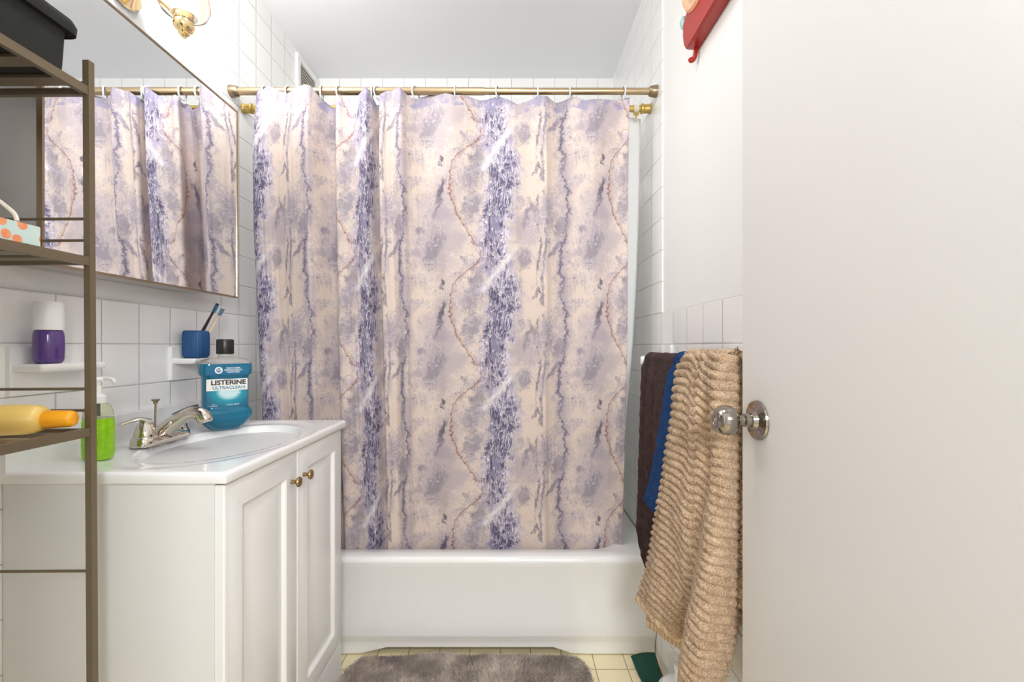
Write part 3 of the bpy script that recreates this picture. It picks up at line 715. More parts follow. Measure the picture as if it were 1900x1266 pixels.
# purple roll-on bottle
PX, PY, PZ = -.944, .925, 1.050
ro = thing('roll_on_bottle', (PX, PY, PZ), 'purple roll on bottle with white cap on the left ceramic shelf', 'bottle')
bm = bmesh.new(); lathe(bm, [(0, .0005), (.022, .0005), (.0262, .005), (.0278, .012), (.0282, .035), (.0278, .056), (.0262, .064), (.024, .068), (0, .068)], (PX, PY, PZ), n=32, sx=.86, sy=.86); obj('body', bm, M['purple'], ro, auto=60)
bm = bmesh.new(); lathe(bm, [(0, .068), (.0268, .068), (.0275, .071), (.0268, .122), (.0250, .1255), (0, .1265)], (PX, PY, PZ), n=32, sx=.86, sy=.86); obj('cap', bm, M['white_plastic'], ro, auto=60)

# green soap bottle
GX, GY = -.880, .965
gs = thing('soap_bottle', (GX, GY, SZ), 'clear pump bottle of bright green hand soap on the vanity top', 'bottle')
def gl(w, d, z): return [Vector((GX+p.x, GY+p.y, SZ+z)) for p in rrect(w*.90, d, min(w, d)*.42, 7)]
bm = bmesh.new(); loft(bm, [gl(.052, .034, .0008), gl(.058, .040, .004), gl(.061, .042, .016), gl(.062, .042, .040), gl(.060, .041, .080), gl(.0585, .040, .088)]); obj('bottle', bm, M['green_liquid'], gs, auto=60)
M['clear_top'] = glassy('faintly_green_clear_plastic', (.80, .85, .62), .08, 1.12, .9)
bm = bmesh.new(); loft(bm, [gl(.0580, .0395, .0884), gl(.054, .037, .104), gl(.045, .032, .114), gl(.028, .026, .120), gl(.024, .024, .122)], False, True); obj('bottle_shoulder', bm, M['clear_top'], gs, auto=60)
bm = bmesh.new(); lathe(bm, [(0, .119), (.0140, .119), (.0145, .121), (.0145, .134), (.0110, .138), (.0060, .140), (.0060, .156), (.0045, .157), (.0045, .165), (.011, .166), (.0125, .170), (.0100, .1745), (0, .175)], (GX, GY, SZ), n=22)
tube(bm, smooth_path([(GX, GY, SZ+.1705), (GX+.014, GY+.002, SZ+.1715), (GX+.026, GY+.004, SZ+.169), (GX+.030, GY+.005, SZ+.162)], 4), .0040, 10)
tube(bm, [(GX, GY, SZ+.119), (GX+.002, GY, SZ+.092)], .0028, 8); obj('pump', bm, M['white_plastic'], gs)

# ------------------------------------------------------------------ mouthwash bottle
MX, MY = -.845, 1.335
mw = thing('mouthwash_bottle', (MX, MY, SZ-.002), 'large blue mouthwash bottle with black cap and white lettered label on vanity top', 'bottle', rotz=math.radians(41))
def ml(w, d, z, r=.026): return rrect(w, d, r, 7, 0, 0, z)
sec = [(.070, .040, .0), (.082, .048, .002), (.110, .066, .016), (.128, .078, .028), (.133, .082, .036), (.134, .083, .050), (.130, .081, .056), (.120, .074, .061), (.1175, .072, .066), (.1170, .071, .10), (.1175, .071, .145), (.120, .073, .151),
       (.130, .080, .156), (.134, .083, .163), (.134, .083, .176), (.132, .081, .186)]
sec2 = [(.132, .081, .186), (.128, .078, .191), (.112, .066, .197), (.080, .050, .2015), (.046, .044, .2035), (.036, .036, .2045), (.034, .034, .217)]
bm = bmesh.new(); loft(bm, [ml(*s) for s in sec]); obj('body', bm, M['blue_liquid'], mw, local=True, auto=60)
bm = bmesh.new(); loft(bm, [ml(w, d, z+.0003, min(w, d)*.49 if w < .05 else .026) for w, d, z in sec2], False, False); obj('shoulder', bm, M['clear'], mw, local=True, auto=60)
bm = bmesh.new()
L = []
for r, z in ((.0215, .213), (.0225, .215), (.0222, .252), (.0205, .2545), (.012, .2548)):
    L.append([Vector(((r - (.0009 if (k % 2 and r > .021) else 0))*math.cos(2*PI*k/60), (r - (.0009 if (k % 2 and r > .021) else 0))*math.sin(2*PI*k/60), z)) for k in range(60)])
loft(bm, L); obj('cap', bm, M['cap_black'], mw, local=True, auto=50)
mw.scale = (1, 1, 1.03)
# label: a raised sheet wrapped on the front face (local -Y)
def slab(w, z0, z1, y, th=.0006, x0=None):
    bm = bmesh.new(); x0 = -w/2 if x0 is None else x0; box(bm, x0, x0+w, y-th, y, z0, z1); return bm
t = NT('blue_burst_label'); P3 = t.xyz(t.objc())
dx = t.math('DIVIDE', t.math('SUBTRACT', P3[0], .004), .034); dz = t.math('DIVIDE', t.math('SUBTRACT', P3[2], .108), .026)
rad = t.math('SQRT', t.math('ADD', t.math('MULTIPLY', dx, dx), t.math('MULTIPLY', dz, dz)))
lc = t.mix(t.ss(rad, 1.9, .6), (0.0, .105, .20), (0.0, .32, .42)); lc = t.mix(t.math('MULTIPLY', t.ss(rad, 1.0, .55), .75), lc, (.62, .80, .80))
t.set(color=lc, rough=.25, coat=.3); M['burst'] = t.m
M['label_white'] = simple('cream_label_band', (.80, .77, .72), .35); M['label_blue'] = simple('deep_blue_label', (0.0, .12, .24), .3); M['ink'] = simple('black_ink', (.012, .010, .012), .5); M['ink_teal'] = simple('teal_ink', (.01, .22, .38), .5); M['ink_white'] = simple('white_ink', (.8, .85, .86), .5)
yf = -.0358
lab = obj('label', slab(.102, .066, .145, yf), M['burst'], mw, local=True, smooth=False)
tag(lab, 'blue printed label with white band')
obj('label_band', slab(.1015, .1120, .1440, yf-.0006), M['label_white'], lab, local=True, smooth=False)
obj('neck_label', slab(.106, .155, .182, -.0412, .0007), M['label_blue'], mw, local=True, smooth=False)
def text(body, size, loc, mat, parent, bold=0.0, width=None, name='lettering'):
    cu = bpy.data.curves.new(name, 'FONT'); cu.body = body; cu.size = size; cu.align_x = 'CENTER'; cu.align_y = 'CENTER'; cu.offset = bold; cu.extrude = .0002; cu.resolution_u = 3
    tmp = bpy.data.objects.new('tmp', cu); me = bpy.data.meshes.new_from_object(tmp); bpy.data.objects.remove(tmp); bpy.data.curves.remove(cu)
    co = np.zeros(len(me.vertices)*3); me.vertices.foreach_get('co', co); co = co.reshape(-1, 3)
    if width: co[:, 0] *= width/(co[:, 0].max()-co[:, 0].min())
    me.vertices.foreach_set('co', co.ravel()); me.transform(Matrix.Rotation(PI/2, 4, 'X'))
    o = bpy.data.objects.new(name, me); me.materials.append(mat); o.location = loc; o.parent = parent; link(o); return o
yt = yf-.0014
text('LISTERINE', .0175, (0.003, yt, .1335), M['ink'], mw, .0006, .086, 'brand_lettering')
text('ULTRACLEAN', .0125, (0.004, yt, .1192), M['ink_teal'], mw, .00025, .080, 'variant_lettering')
text('ANTISEPTIC', .0040, (0.005, yt, .1425), M['ink'], mw, 0, .026, 'small_lettering')
text('HELPS FIGHT TARTAR\nFOR A CLEANER MOUTH\nFRESH BREATH', .0056, (.006, yf-.0008, .1035), M['ink_white'], mw, 0, .052, 'claim_lettering')
text('COOL MINT', .0050, (.014, yf-.0008, .0715), M['ink_white'], mw, 0, .032, 'flavor_lettering')
text('1.5 L\nmouthwash', .0040, (-.034, yf-.0008, .0725), M['ink_white'], mw, 0, .020, 'volume_lettering')
text('FIGHTS GERMS\nFRESHENS BREATH\nCLEANS DEEP', .0055, (.014, -.0420, .1685), M['ink_white'], mw, .0001, .044, 'neck_lettering')
bm = bmesh.new(); lathe(bm, [(.0060, 0), (.0095, 0), (.0095, .0005), (.0060, .0005)], (-.022, -.0420, .1685), (0, -1, 0), 32, cap=False)
tube(bm, smooth_path([(-.0255, -.0424, .1705), (-.0235, -.0424, .1715), (-.022, -.0424, .1700), (-.0205, -.0424, .1715), (-.0185, -.0424, .1705), (-.0195, -.0424, .1665), (-.022, -.0424, .1680), (-.0245, -.0424, .1665), (-.0255, -.0424, .1705)], 4), .0008, 6)
obj('tooth_seal', bm, M['ink_white'], mw, local=True)

# ------------------------------------------------------------------ mirror cabinet
CXM, CY0, CY1, CZ0, CZ1 = -.880, .848, 1.453, 1.239, 1.835
mc = thing('mirror_cabinet', (XL, 1.15, 1.24), 'brass framed mirrored medicine cabinet on left wall above the sink', 'mirror')
M['cab_grey'] = simple('grey_cabinet_body', (.50, .475, .465), .45)  # even mid grey over the whole cabinet body
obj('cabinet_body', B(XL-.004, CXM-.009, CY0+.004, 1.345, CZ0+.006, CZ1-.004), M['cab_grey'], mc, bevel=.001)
fr = .0048
bm = bmesh.new()
for a in ((CY0, CY1, CZ0, CZ0+fr), (CY0, CY1, CZ1-fr, CZ1), (CY0, CY0+fr, CZ0+fr, CZ1-fr), (CY1-fr, CY1, CZ0+fr, CZ1-fr)): box(bm, CXM-.0088, CXM+.0020, *a)
fo = obj('mirror_frame', bm, M['brass_frame'], mc, smooth=False); fo['label'] = 'thin aged brass frame'
obj('mirror_glass', B(CXM-.006, CXM, CY0+fr, CY1-fr, CZ0+fr, CZ1-fr), M['mirror'], mc, smooth=False)

# ------------------------------------------------------------------ vanity light
LZ = 1.897
vl = thing('vanity_light', (XL, 1.10, 1.98), 'polished brass vanity wall light with clear glass shades above the mirror', 'wall lamp')
bm = bmesh.new(); lathe(bm, [(0, 0), (.052, 0), (.055, .004), (.052, .012), (.040, .018), (.022, .030), (0, .033)], (XL-.004, 1.150, 2.000), (1, 0, 0), 40); cpn = obj('backplate', bm, M['brass'], vl)
for k, ly in enumerate((1.197, 1.005)):
    cpt = Vector((-.866, ly, LZ))
    bm = bmesh.new()
    pth = smooth_path([(XL+.020, 1.150 + (.01 if k == 0 else -.02), 1.985), (-.94, 1.16 if k == 0 else 1.09, 1.990), (-.90, 1.175 if k == 0 else 1.04, 1.970), (-.872, ly, LZ+.040)], 6)
    tube(bm, pth, [.0050]*len(pth), 12); obj('arm', bm, M['brass'], vl)
    bm = bmesh.new(); lathe(bm, [(0, 0), (.006, .001), (.008, .004), (.006, .007), (.012, .009), (.014, .013), (.0115, .016), (.019, .019), (.024, .026), (.025, .034), (.0225, .036), (.0225, .062), (.021, .064), (0, .064)], cpt, n=28); cup = obj('socket_cup', bm, M['brass'], vl, auto=40)
    bm = bmesh.new(); pr = [(.0225, .060), (.032, .056), (.050, .064), (.060, .085), (.058, .110), (.046, .140), (.040, .165), (.048, .185)]
    pr2 = pr + [(r-.0022, h+.0005) for r, h in reversed(pr)]
    loops = [[cpt + Vector((r*math.cos(2*PI*j/36), r*math.sin(2*PI*j/36), h)) for j in range(36)] for r, h in pr2]
    loft(bm, loops, False, False); obj('glass_shade', bm, M['shade_glass'], cup, auto=80)
    bm = bmesh.new(); lathe(bm, [(0, .064), (.013, .066), (.014, .080), (.022, .098), (.028, .120), (.025, .142), (.014, .156), (0, .160)], cpt, n=24); obj('bulb', bm, M['bulb'], cup)
    pl = bpy.data.lights.new('vanity_bulb_light', 'POINT'); pl.energy = LAMP_P; pl.color = (1.0, .975, .945); pl.shadow_soft_size = .03
    po = bpy.data.objects.new('vanity_bulb_light', pl); po.location = cpt + Vector((0.0, 0, .225)); link(po)

# ------------------------------------------------------------------ rack
RX, RY = -.7365, .800        # front far post
RB, RN = -.965, .300         # wall side, near end
ra = thing('storage_rack', (RX, RY, 0), 'bronze metal storage rack with three shelves standing left of the sink', 'shelving rack')
pw = .0055
def lean(o):                  # the rack leans slightly towards the wall at its top
    return o
ra.rotation_euler = (0, -math.radians(.38), 0)
def rpart(name, bm, mat=None, bevel=.0006): 
    return obj(name, bm, mat or M['bronze'], ra, bevel=bevel, auto=30)
ra.location = (RX+.0035, RY, 0)
def post(x, y):
    rpart('post', B(x-pw, x+pw, y-pw, y+pw, 0.0, 1.586))
for x, y in ((RX, RY), (RB, RY), (RX, RN), (RB, RN)): post(x, y)
for zi, z in enumerate((1.532, 1.234, .935)):
    bm = bmesh.new()
    box(bm, RX-pw*.8, RX+pw*.8, RN+pw, RY-pw, z-.0075, z+.0075); box(bm, RB-pw*.8, RB+pw*.8, RN+pw, RY-pw, z-.0075, z+.0075)
    box(bm, RB+pw, RX-pw, RY-pw*.8, RY+pw*.8, z-.0055, z+.0055); box(bm, RB+pw, RX-pw, RN-pw*.8, RN+pw*.8, z-.0055, z+.0055)
    sf = rpart('shelf', bm)
    bm = bmesh.new(); y = RY-.036
    while y > RN+.02:
        box(bm, RB+pw*.8, RX-pw*.8, y-.0125, y+.0125, z-.002, z+.003); y -= .0535
    obj('shelf_slats', bm, M['bronze'], sf)
    for dz in (.0375, .0755):
        if zi == 0: dz = dz*.45; 
        if zi == 0 and dz > .02: continue
        bm = bmesh.new(); tube(bm, [(RB+pw, RY, z+dz), (RX-pw, RY, z+dz)], .0026, 8); rpart('guard_rail', bm, bevel=0)
bm = bmesh.new(); tube(bm, [(RB+pw, RY, .690), (RX-pw, RY, .690)], .0026, 8); rpart('cross_brace', bm, bevel=0)

# things on the rack
bn = thing('storage_bin', (-.85, .60, 1.5395), 'charcoal fabric storage bin with black cover on the top rack shelf', 'storage box')
bm = bmesh.new(); loft(bm, [[Vector((p.x, p.y, z)) for p in rrect(.215*k, .34*k, .012, 4, -.850, .590, 0)] for z, k in ((1.5362, .975), (1.545, .985), (1.60, 1.0), (1.625, 1.0))]); obj('bin_body', bm, M['charcoal'], bn)
bm = bmesh.new()
def lidloop(z, g): 
    out = []
    for i, p in enumerate(rrect(.225+g, .352+g, .020, 6, -.850, .592, 0)):
        out.append(Vector((p.x, p.y, z + .004*math.sin(p.y*40))))
    return out
loft(bm, [lidloop(1.612, .006), lidloop(1.609, .012), lidloop(1.622, .014), lidloop(1.632, .006), lidloop(1.6345, -.03)]); obj('bin_cover', bm, M['black'], bn)
rc_ = obj('red_cloth', B(-.80, -.728, .655, .712, 1.6365, 1.650), M['red_cloth'], bevel=.005, seg=3, origin=(-.76, .68, 1.6365)); tag(rc_, 'small folded red cloth lying on the black bin cover', 'cloth')

fb = obj('patterned_box', B(-.790, -.742, .520, .714, 1.2375, 1.272), M['fruit_box'], bevel=.001, origin=(-.77, .62, 1.2375)); tag(fb, 'pale blue carton with orange fruit print on the middle rack shelf', 'box')
cb = obj('cream_box', B(-.835, -.795, .52, .665, 1.2375, 1.300), M['towel_tan_band'] if False else M['white_clip'], bevel=.003, origin=(-.815, .59, 1.2375)); tag(cb, 'small cream box behind the fruit printed carton on rack shelf', 'box')
lt = thing('lotion_bottle', (-.80, .690, 1.2375), 'pale pump bottle at the left edge on the middle rack shelf', 'bottle')
c0 = Vector((-.875, .700, 1.2375))
lt.location = c0
bm = bmesh.new(); lathe(bm, [(0, 0), (.024, 0), (.027, .004), (.027, .095), (.022, .108), (.012, .114), (0, .114)], c0, n=28); obj('bottle', bm, M['white_plastic'], lt, auto=50)
bm = bmesh.new(); lathe(bm, [(0, .112), (.013, .112), (.013, .124), (.005, .128), (.005, .143), (.011, .144), (.012, .152), (0, .154)], c0, n=20)
tube(bm, smooth_path([c0+Vector((0, 0, .148)), c0+Vector((.030, -.002, .150)), c0+Vector((.052, -.003, .146)), c0+Vector((.060, -.003, .138))], 4), [(.0065, .005)]*13, 10); obj('pump', bm, M['teal'] if False else M['white_plastic'], lt)
cd = bmesh.new(); tube(cd, smooth_path([(-.775, .640, 1.2400), (-.785, .635, 1.290), (-.80, .650, 1.318), (-.775, .670, 1.310), (-.760, .690, 1.290), (-.752, .690, 1.2748)], 6), .0030, 10)
cdo = obj('hanging_cord', cd, M['white_clip'], origin=(-.775, .64, 1.24)); tag(cdo, 'cream looped cord arching over the fruit printed carton', 'cord')

yb = thing('lotion_tube', (-.77, .66, .938), 'yellow bottle with orange cap lying on the lowest rack shelf', 'bottle')
ax = Vector((1, .26, 0)).normalized(); e0 = Vector((-.743, .772, .9385)) - ax*.212
bm = bmesh.new(); L = []
def ringv(t_, r, zc, w=1.0):
    side_ = Vector((-ax.y, ax.x, 0)); return [e0 + ax*t_ + side_*(r*w*math.cos(2*PI*j/32)) + Vector((0, 0, zc + r*math.sin(2*PI*j/32))) for j in range(32)]
for t_, r in ((0, .012), (.006, .019), (.020, .0230), (.08, .0250), (.145, .0250), (.162, .0228), (.169, .0185), (.171, .014)): L.append(ringv(t_, r, .0252, 1.15))
loft(bm, L); obj('bottle', bm, M['yellow_bottle'], yb, auto=60)
bm = bmesh.new(); loft(bm, [ringv(t_, r, .0240) for t_, r in ((.167, .0140), (.169, .0152), (.185, .0150), (.205, .0140), (.211, .0115), (.212, .009))]); obj('cap', bm, M['orange_cap'], yb, auto=60)

# ------------------------------------------------------------------ towel bar and towels
TBX, TBZ, TR = .432, 1.040, .0095
tbar = thing('towel_bar', (XR, 1.2, TBZ), 'white ceramic towel bar on the right tiled wall holding three towels', 'towel rail')
def bracket(yc):
    bm = bmesh.new(); L = []
    for x, wy, wz, r in ((XR, .050, .050, .006), (XR-.008, .050, .050, .010), (XR-.012, .036, .036, .012), (XR-.040, .028, .028, .012), (XR-.060, .030, .030, .013), (XR-.082, .030, .030, .013), (XR-.087, .024, .024, .011)):
        L.append([Vector((x, p.x, p.y)) for p in rrect(wy*2 if x > XR-.009 else wy, wz*2 if x > XR-.009 else wz, r, 5, yc, TBZ-.001)])
    loft(bm, L); obj('bracket', bm, M['porcelain'], tbar, auto=60)
bracket(1.475); bracket(1.00)
bm = bmesh.new(); tube(bm, [(TBX, .985, TBZ), (TBX, 1.47, TBZ)], TR, 18); obj('bar', bm, M['porcelain'], tbar)

def drape(name, rows, back, mats, label, thick, ribs=None, zb_back=.55, ns=150, fuzz=.0006, nt=260, seed=1, pile=.0, band=None, folds=()):
    """rows: list of (z list or z, [(s, X, Y)...]) top to bottom for the room-side flap; wraps over the bar and down the wall side"""
    S_ = np.linspace(0, 1, ns)
    zs, Xs, Ys = [], [], []
    for z, pts in rows:
        a = np.array(smooth_path(pts, 10)); xi = np.interp(S_, a[:, 0], a[:, 1]); yi = np.interp(S_, a[:, 0], a[:, 2])
        zz = np.interp(S_, *np.array(z, float).T) if isinstance(z, list) else np.full(ns, z)
        zs.append(zz); Xs.append(xi); Ys.append(yi)
    zs, Xs, Ys = map(np.array, (zs, Xs, Ys))
    # resample rows smoothly (front flap)
    k = np.arange(len(rows)); fine = np.linspace(0, len(rows)-1, nt)
    def cr(A):
        P = np.vstack([2*A[0]-A[1], A, 2*A[-1]-A[-2]]); out = []
        for f in fine:
            i = min(int(f), len(rows)-2); t_ = f-i; a, b, c_, d = P[i], P[i+1], P[i+2], P[i+3]
            out.append(.5*((2*b)+(-a+c_)*t_+(2*a-5*b+4*c_-d)*t_*t_+(-a+3*b-3*c_+d)*t_**3))
        return np.array(out)
    Fz, Fx, Fy = cr(zs), cr(Xs), cr(Ys)
    # arch over the bar
    na = 24; arch = []
    X0, Y0, Z0 = Fx[0], Fy[0], Fz[0]; xb = np.maximum(back, X0+.012)
    for i in range(na):
        ph = PI*(i+1)/na; R = (xb-X0)/2; cxm = (xb+X0)/2
        arch.append(np.stack([cxm - R*np.cos(ph), Y0, Z0 + np.minimum(R, .020)*np.sin(ph)], 1))
    nb = int(nt*.5); bk = []
    for i in range(nb):
        q_ = (i+1)/nb; bk.append(np.stack([xb + .0025*np.sin(S_*9+q_*3), Y0 + .0*q_, Z0 - (Z0[0]-zb_back)*q_], 1))
    G = np.concatenate([np.stack([Fx, Fy, Fz], 2)[::-1], np.array(arch), np.array(bk)], 0)      # (T, ns, 3)
    # normals by finite differences
    du = np.gradient(G, axis=1); dv = np.gradient(G, axis=0); N = np.cross(du, dv); N /= np.linalg.norm(N, axis=2, keepdims=True) + 1e-9
    mid = G[nt//2, ns//2]; 
    if N[nt//2, ns//3, 0] > 0: N = -N
    seg = np.linalg.norm(np.diff(G, axis=0), axis=2); Ld = np.concatenate([np.zeros((1, ns)), np.cumsum(seg, 0)], 0)
    Ls = np.concatenate([np.zeros((G.shape[0], 1)), np.cumsum(np.linalg.norm(np.diff(G, axis=1), axis=2), 1)], 1)
    d = np.random.default_rng(seed).normal(0, 1, G.shape[:2])*fuzz
    d += .0016*vnoise(Ls*60, Ld*60, seed)
    for s0, s1, wd_, am in folds:
        tt_ = np.clip(1 - Ld/.68, 0, 1); sc_ = s0*tt_ + s1*(1-tt_)          # Ld runs upward from the hem
        tt2 = np.clip(Ld/.68, 0, 1); sc_ = s1 + (s0-s1)*tt2
        env = np.clip((.74-Ld)/.12, 0, 1)
        d += am*env*np.exp(-((S_[None, :]-sc_)/wd_)**2)
    if ribs:
        per, amp, skew = ribs
        body = np.clip((Ld-.030)/.01, 0, 1)
        w_ = 2*PI*(Ld + skew*Ls)/per + .8*vnoise(Ls*22, Ld*8, seed+4)
        d += body*amp*(np.sqrt(np.abs(np.sin(w_/2))**1.6+.01)*2-1.3) + body*pile*vnoise(Ls*260, Ld*260, seed+9)
    G = G + N*d[:, :, None]
    me = grid_mesh(name, G)
    o = finish(name, me, mats, origin=(float(np.mean(G[..., 0])), float(np.mean(G[..., 1])), TBZ), smooth=True)
    if band:
        mi = np.zeros(len(me.polygons), int); mid_ = (Ld[:-1, :-1]).ravel()
        mi[(mid_ < band)] = 1; me.polygons.foreach_set('material_index', mi.astype(np.int32))
    md = o.modifiers.new('thickness', 'SOLIDIFY'); md.thickness = thick; md.offset = -1 if True else 0
    tag(o, label, 'towel'); return o
def PXY(*pts):    # (s, ratio x/y, Y) -> (s, X, Y)
    return [(s, r*y, y) for s, r, y in pts]
# brown towel, farthest along the bar
drape('bath_towel', [
  (1.046, [(0, .416, 1.440), (.3, .415, 1.38), (.6, .417, 1.31), (1, .416, 1.13)]),
  (1.00, [(0, .406, 1.442), (.2, .412, 1.40), (.4, .402, 1.36), (.6, .412, 1.32), (.8, .404, 1.28), (1, .410, 1.13)]),
  (.85, [(0, .402, 1.446), (.2, .414, 1.41), (.4, .398, 1.37), (.6, .412, 1.33), (.8, .402, 1.29), (1, .408, 1.13)]),
  (.65, [(0, .398, 1.452), (.2, .414, 1.41), (.4, .400, 1.37), (.6, .412, 1.33), (.8, .404, 1.29), (1, .408, 1.13)]),
  (.52, [(0, .393, 1.452), (.2, .412, 1.41), (.4, .402, 1.37), (.6, .410, 1.33), (.8, .404, 1.29), (1, .408, 1.13)]),
  ([(0, .47), (.12, .41), (.3, .375), (1, .36)], [(0, .396, 1.447), (.2, .408, 1.40), (.4, .404, 1.36), (.6, .408, 1.33), (.8, .404, 1.29), (1, .408, 1.13)])],
  .458, M['towel_brown'], 'dark brown terry bath towel, farthest of the three on the towel bar', .006, fuzz=.0005, ns=110, nt=200, seed=3)
drape('bath_towel', [
  (1.053, PXY((0, .3560, 1.150), (.5, .362, 1.14), (1, .372, 1.115))),
  (1.00, PXY((0, .3365, 1.175), (.5, .350, 1.14), (1, .368, 1.11))),
  (.88, PXY((0, .3220, 1.210), (.5, .341, 1.15), (1, .366, 1.10))),
  (.76, PXY((0, .3060, 1.260), (.5, .331, 1.18), (1, .360, 1.10))),
  (.66, PXY((0, .2900, 1.310), (.5, .324, 1.20), (1, .359, 1.10))),
  ([(0, .640), (.5, .615), (1, .60)], PXY((0, .2855, 1.325), (.5, .320, 1.215), (1, .358, 1.10)))],
  .462, [M['towel_blue']], 'royal blue terry towel between the brown and the tan towels', .005, fuzz=.0005, ns=90, nt=150, seed=5)
# tan ribbed towel, nearest
tan = drape('bath_towel', [
  (1.058, PXY((0, .3720, 1.092), (.25, .390, 1.045), (.5, .425, .985), (.72, .452, .935), (.86, .490, .925), (1, .513, .925))),
  (1.02, PXY((0, .3560, 1.105), (.25, .384, 1.045), (.5, .418, .970), (.72, .446, .922), (.86, .488, .920), (1, .515, .922))),
  (.93, PXY((0, .3470, 1.110), (.2, .370, 1.050), (.42, .404, .985), (.55, .432, .955), (.72, .452, .918), (.86, .490, .918), (1, .516, .922))),
  (.82, PXY((0, .3330, 1.130), (.18, .350, 1.085), (.34, .386, 1.030), (.45, .412, .985), (.56, .436, .955), (.72, .459, .918), (.86, .490, .922), (1, .514, .928))),
  (.70, PXY((0, .3180, 1.160), (.18, .338, 1.120), (.33, .372, 1.040), (.43, .404, 1.000), (.52, .418, .965), (.66, .445, .918), (.84, .482, .922), (1, .512, .930))),
  (.58, PXY((0, .3030, 1.205), (.16, .322, 1.150), (.30, .362, 1.075), (.40, .390, 1.020), (.50, .402, .980), (.63, .428, .925), (.82, .474, .925), (1, .510, .935))),
  (.47, PXY((0, .2880, 1.240), (.15, .306, 1.180), (.28, .346, 1.110), (.38, .384, 1.065), (.48, .382, 1.000), (.62, .405, .935), (.80, .450, .930), (1, .490, .940))),
  ([(0, .376), (.2, .368), (.4, .352), (.5, .33), (1, .31)], PXY((0, .2680, 1.270), (.15, .300, 1.200), (.28, .340, 1.140), (.385, .3830, 1.110), (.44, .372, 1.040), (.55, .372, .975), (.72, .402, .945), (.86, .430, .955), (1, .452, .970)))],
  .472, [M['towel_tan'], M['towel_tan_band']], 'tan ribbed bath towel, nearest and largest on the towel bar', .009, folds=[(.40, .34, .05, .006), (.70, .48, .055, .008), (.14, .17, .05, .004), (.56, .40, .04, -.004)], ribs=(.0200, .0038, .0), ns=260, nt=440, fuzz=.0007, seed=8, pile=.0010, band=.016)

V = np.zeros((30, 40, 3))
for i in range(30):
    for j in range(40):
        a, b = i/29, j/39; r_ = .2960 + (.382-.2960)*b; y_ = 1.325 - .165*b; zlo = .270 + .030*b
        V[i, j] = (r_*y_ + .002*math.sin(b*9), y_, .46 + (zlo-.46)*a)
inn = finish('inner_layer', grid_mesh('inner_layer', V), [M['towel_tan'], M['towel_tan_band']], tan, smooth=True)
inn.data.polygons.foreach_set('material_index', np.array([1 if (k//39) >= 26 else 0 for k in range(29*39)], np.int32))
md = inn.modifiers.new('thickness', 'SOLIDIFY'); md.thickness = .006

# toilet-brush canister, green pouch
can = thing('brush_canister', (.438, 1.20, 0), 'white plastic canister on floor under the tan towel by right wall', 'canister')
bm = bmesh.new(); lathe(bm, [(0, .0), (.046, .0), (.050, .006), (.052, .10), (.054, .175), (.052, .182), (.048, .184), (.044, .180), (.043, .02), (0, .015)], (.438, 1.20, 0), n=36); obj('body', bm, M['white_plastic'], can, auto=50)
bm = bmesh.new(); lathe(bm, [(0, .178), (.042, .180), (.044, .188), (.036, .198), (.020, .204), (.012, .206), (.010, .225), (.013, .232), (.012, .246), (0, .25)], (.438, 1.20, 0), n=30); obj('brush_lid', bm, M['white_plastic'], can, auto=50)
n1, n2 = 16, 16; V = np.zeros((n1, n2, 3)); 
for i in range(n1):
    for j in range(n2):
        a, b = i/(n1-1), j/(n2-1)     # a along depth (far->near), b across
        p00, p01, p10, p11 = Vector((.400, 1.547, .030)), Vector((.481, 1.545, .043)), Vector((.405, 1.38, .006)), Vector((.494, 1.40, .010))
        p = p00*(1-a)*(1-b) + p01*(1-a)*b + p10*a*(1-b) + p11*a*b
        p.z -= .028*math.sin(a*PI)**1.0*(1) * .8 - .006*math.sin(b*PI); p.x += .012*math.sin(a*PI)*(1-b)
        V[i, j] = (p.x, p.y, max(p.z, .004))
pou = thing('green_pouch', (.44, 1.46, 0), 'dark green cloth pouch with yellow stitching on floor by tub corner', 'pouch')
o = finish('cloth_panel', grid_mesh('cloth_panel', V), M['green_felt'], pou, smooth=True)
md = o.modifiers.new('thickness', 'SOLIDIFY'); md.thickness = .0035
bm = bmesh.new()
for k in (.22, .36, .52, .68, .80, .90):
    i0 = int(k*(n2-1)); a_, b_ = Vector(V[0, i0]), Vector(V[0, min(i0+1, n2-1)])
    tube(bm, [a_+Vector((0, -.001, .0022)), b_.lerp(a_, .35)+Vector((0, -.001, .0022))], .0014, 6)
obj('stitching', bm, M['yellow_thread'], pou)

# ------------------------------------------------------------------ bath mat (shag pile)
mx0, mx1, my0, my1 = -.552, .252, 1.06, 1.566
bmw = thing('bath_mat', ((mx0+mx1)/2, (my0+my1)/2, 0), 'taupe grey shaggy bath mat on the floor before the tub', 'bath mat')
bm = bmesh.new(); loft(bm, [rrect(mx1-mx0-k, my1-my0-k, .08, 8, (mx0+mx1)/2, (my0+my1)/2, z) for z, k in ((.001, .0), (.008, .0), (.011, .012))]); obj('backing', bm, M['shag'], bmw)
N_ = 52000
px_ = rng.uniform(mx0, mx1, N_); py_ = my1 - (my1-my0)*rng.uniform(0, 1, N_)**1.6
cxr, cyr, hw, hd, rad_ = (mx0+mx1)/2, (my0+my1)/2, (mx1-mx0)/2, (my1-my0)/2, .08
qx = np.maximum(np.abs(px_-cxr)-(hw-rad_), 0); qy = np.maximum(np.abs(py_-cyr)-(hd-rad_), 0); ok = np.hypot(qx, qy) < rad_
px_, py_ = px_[ok], py_[ok]; n_ = len(px_)
lean_x = .010*vnoise(px_*14, py_*14, 31) + rng.normal(0, .003, n_); lean_y = -.004 + .010*vnoise(px_*14+9, py_*14, 33) + rng.normal(0, .003, n_)
hgt = .021 + .005*vnoise(px_*20, py_*20, 35) + rng.normal(0, .0015, n_)
ang = rng.uniform(0, 2*PI, n_); wd = .0011
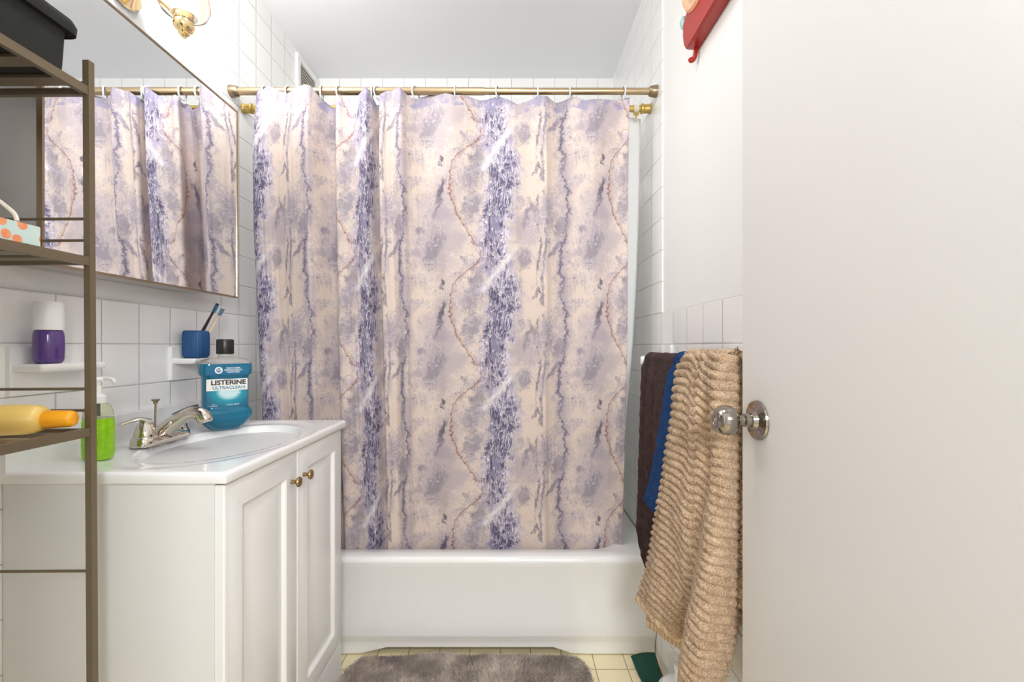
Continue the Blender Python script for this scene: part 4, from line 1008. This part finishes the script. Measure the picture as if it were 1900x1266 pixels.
bx3 = np.stack([np.cos(ang)*wd, np.sin(ang)*wd, np.zeros(n_)], 1); b0 = np.stack([px_, py_, np.full(n_, .009)], 1)
md_ = b0 + np.stack([lean_x*.45, lean_y*.45, hgt*.62], 1); tp = b0 + np.stack([lean_x*1.2, lean_y*1.2, hgt], 1)
Vv = np.stack([b0-bx3, b0+bx3, md_-bx3*.9, md_+bx3*.9, tp], 1).reshape(-1, 3)
i0 = np.arange(n_)*5
faces = [(int(a), int(a+1), int(a+3), int(a+2)) for a in i0] + [(int(a+2), int(a+3), int(a+4)) for a in i0]
me = bpy.data.meshes.new('pile'); me.from_pydata(Vv.tolist(), [], faces)
po_ = finish('pile', me, M['shag'], bmw, smooth=True); po_['kind'] = 'stuff'

# ------------------------------------------------------------------ red wall clock, upper right
rx = XR+.004
ck = thing('wall_clock', (rx, 1.1, 1.95), 'red wall clock with coral rimmed dial high on the right wall', 'clock')
bm = bmesh.new()
out = [(1.262, 1.915), (1.250, 1.900), (1.232, 1.894), (.90, 1.894), (.88, 1.91), (.88, 1.985), (.90, 1.998), (1.18, 1.998), (1.245, 1.992), (1.268, 1.976), (1.270, 1.945)]
loops = []
cyk, czk = 1.08, 1.945
for x, k in ((rx, 1.0), (rx-.022, 1.0), (rx-.030, .985), (rx-.034, .955)):
    loops.append([(x, cyk+(y-cyk)*k, czk+(z-czk)*k) for y, z in out])
loft(bm, loops); obj('base', bm, M['red'], ck, auto=30)
bm = bmesh.new(); tube(bm, smooth_path([(rx-.006, 1.238, 1.900), (rx-.008, 1.240, 1.882), (rx-.012, 1.243, 1.870), (rx-.018, 1.244, 1.867), (rx-.021, 1.244, 1.873)], 5), .0062, 12); obj('foot_hook', bm, M['red'], ck)
dcy, dcz, dr_ = 1.165, 2.048, .088
bm = bmesh.new(); lathe(bm, [(dr_-.020, .0), (dr_, .0), (dr_, .036), (dr_-.005, .042), (dr_-.013, .042), (dr_-.020, .034)], (rx, dcy, dcz), (-1, 0, 0), 56, cap=False); obj('dial_rim', bm, M['coral'], ck)
bm = bmesh.new(); lathe(bm, [(dr_-.034, .020), (dr_-.0185, .020), (dr_-.0185, .034), (dr_-.030, .036)], (rx, dcy, dcz), (-1, 0, 0), 56, cap=False); obj('inner_rim', bm, M['beige_dial'], ck)
bm = bmesh.new(); lathe(bm, [(0, 0), (dr_-.022, 0), (dr_-.022, .026), (0, .026)], (rx, dcy, dcz), (-1, 0, 0), 48); obj('dial', bm, M['dial'], ck)
for yy, zz in ((1.272, 1.990), (1.12, 1.9545)):
    bm = bmesh.new(); lathe(bm, [(0, .012), (.009, .014), (.013, .022), (.012, .032), (.006, .037), (0, .038)], (rx, yy, zz), (-1, 0, 0), 18, sx=1.0, sy=1.4); obj('ornament', bm, M['teal'], ck)

# small wall hook in alcove by the liner
print('built', len(bpy.data.objects))
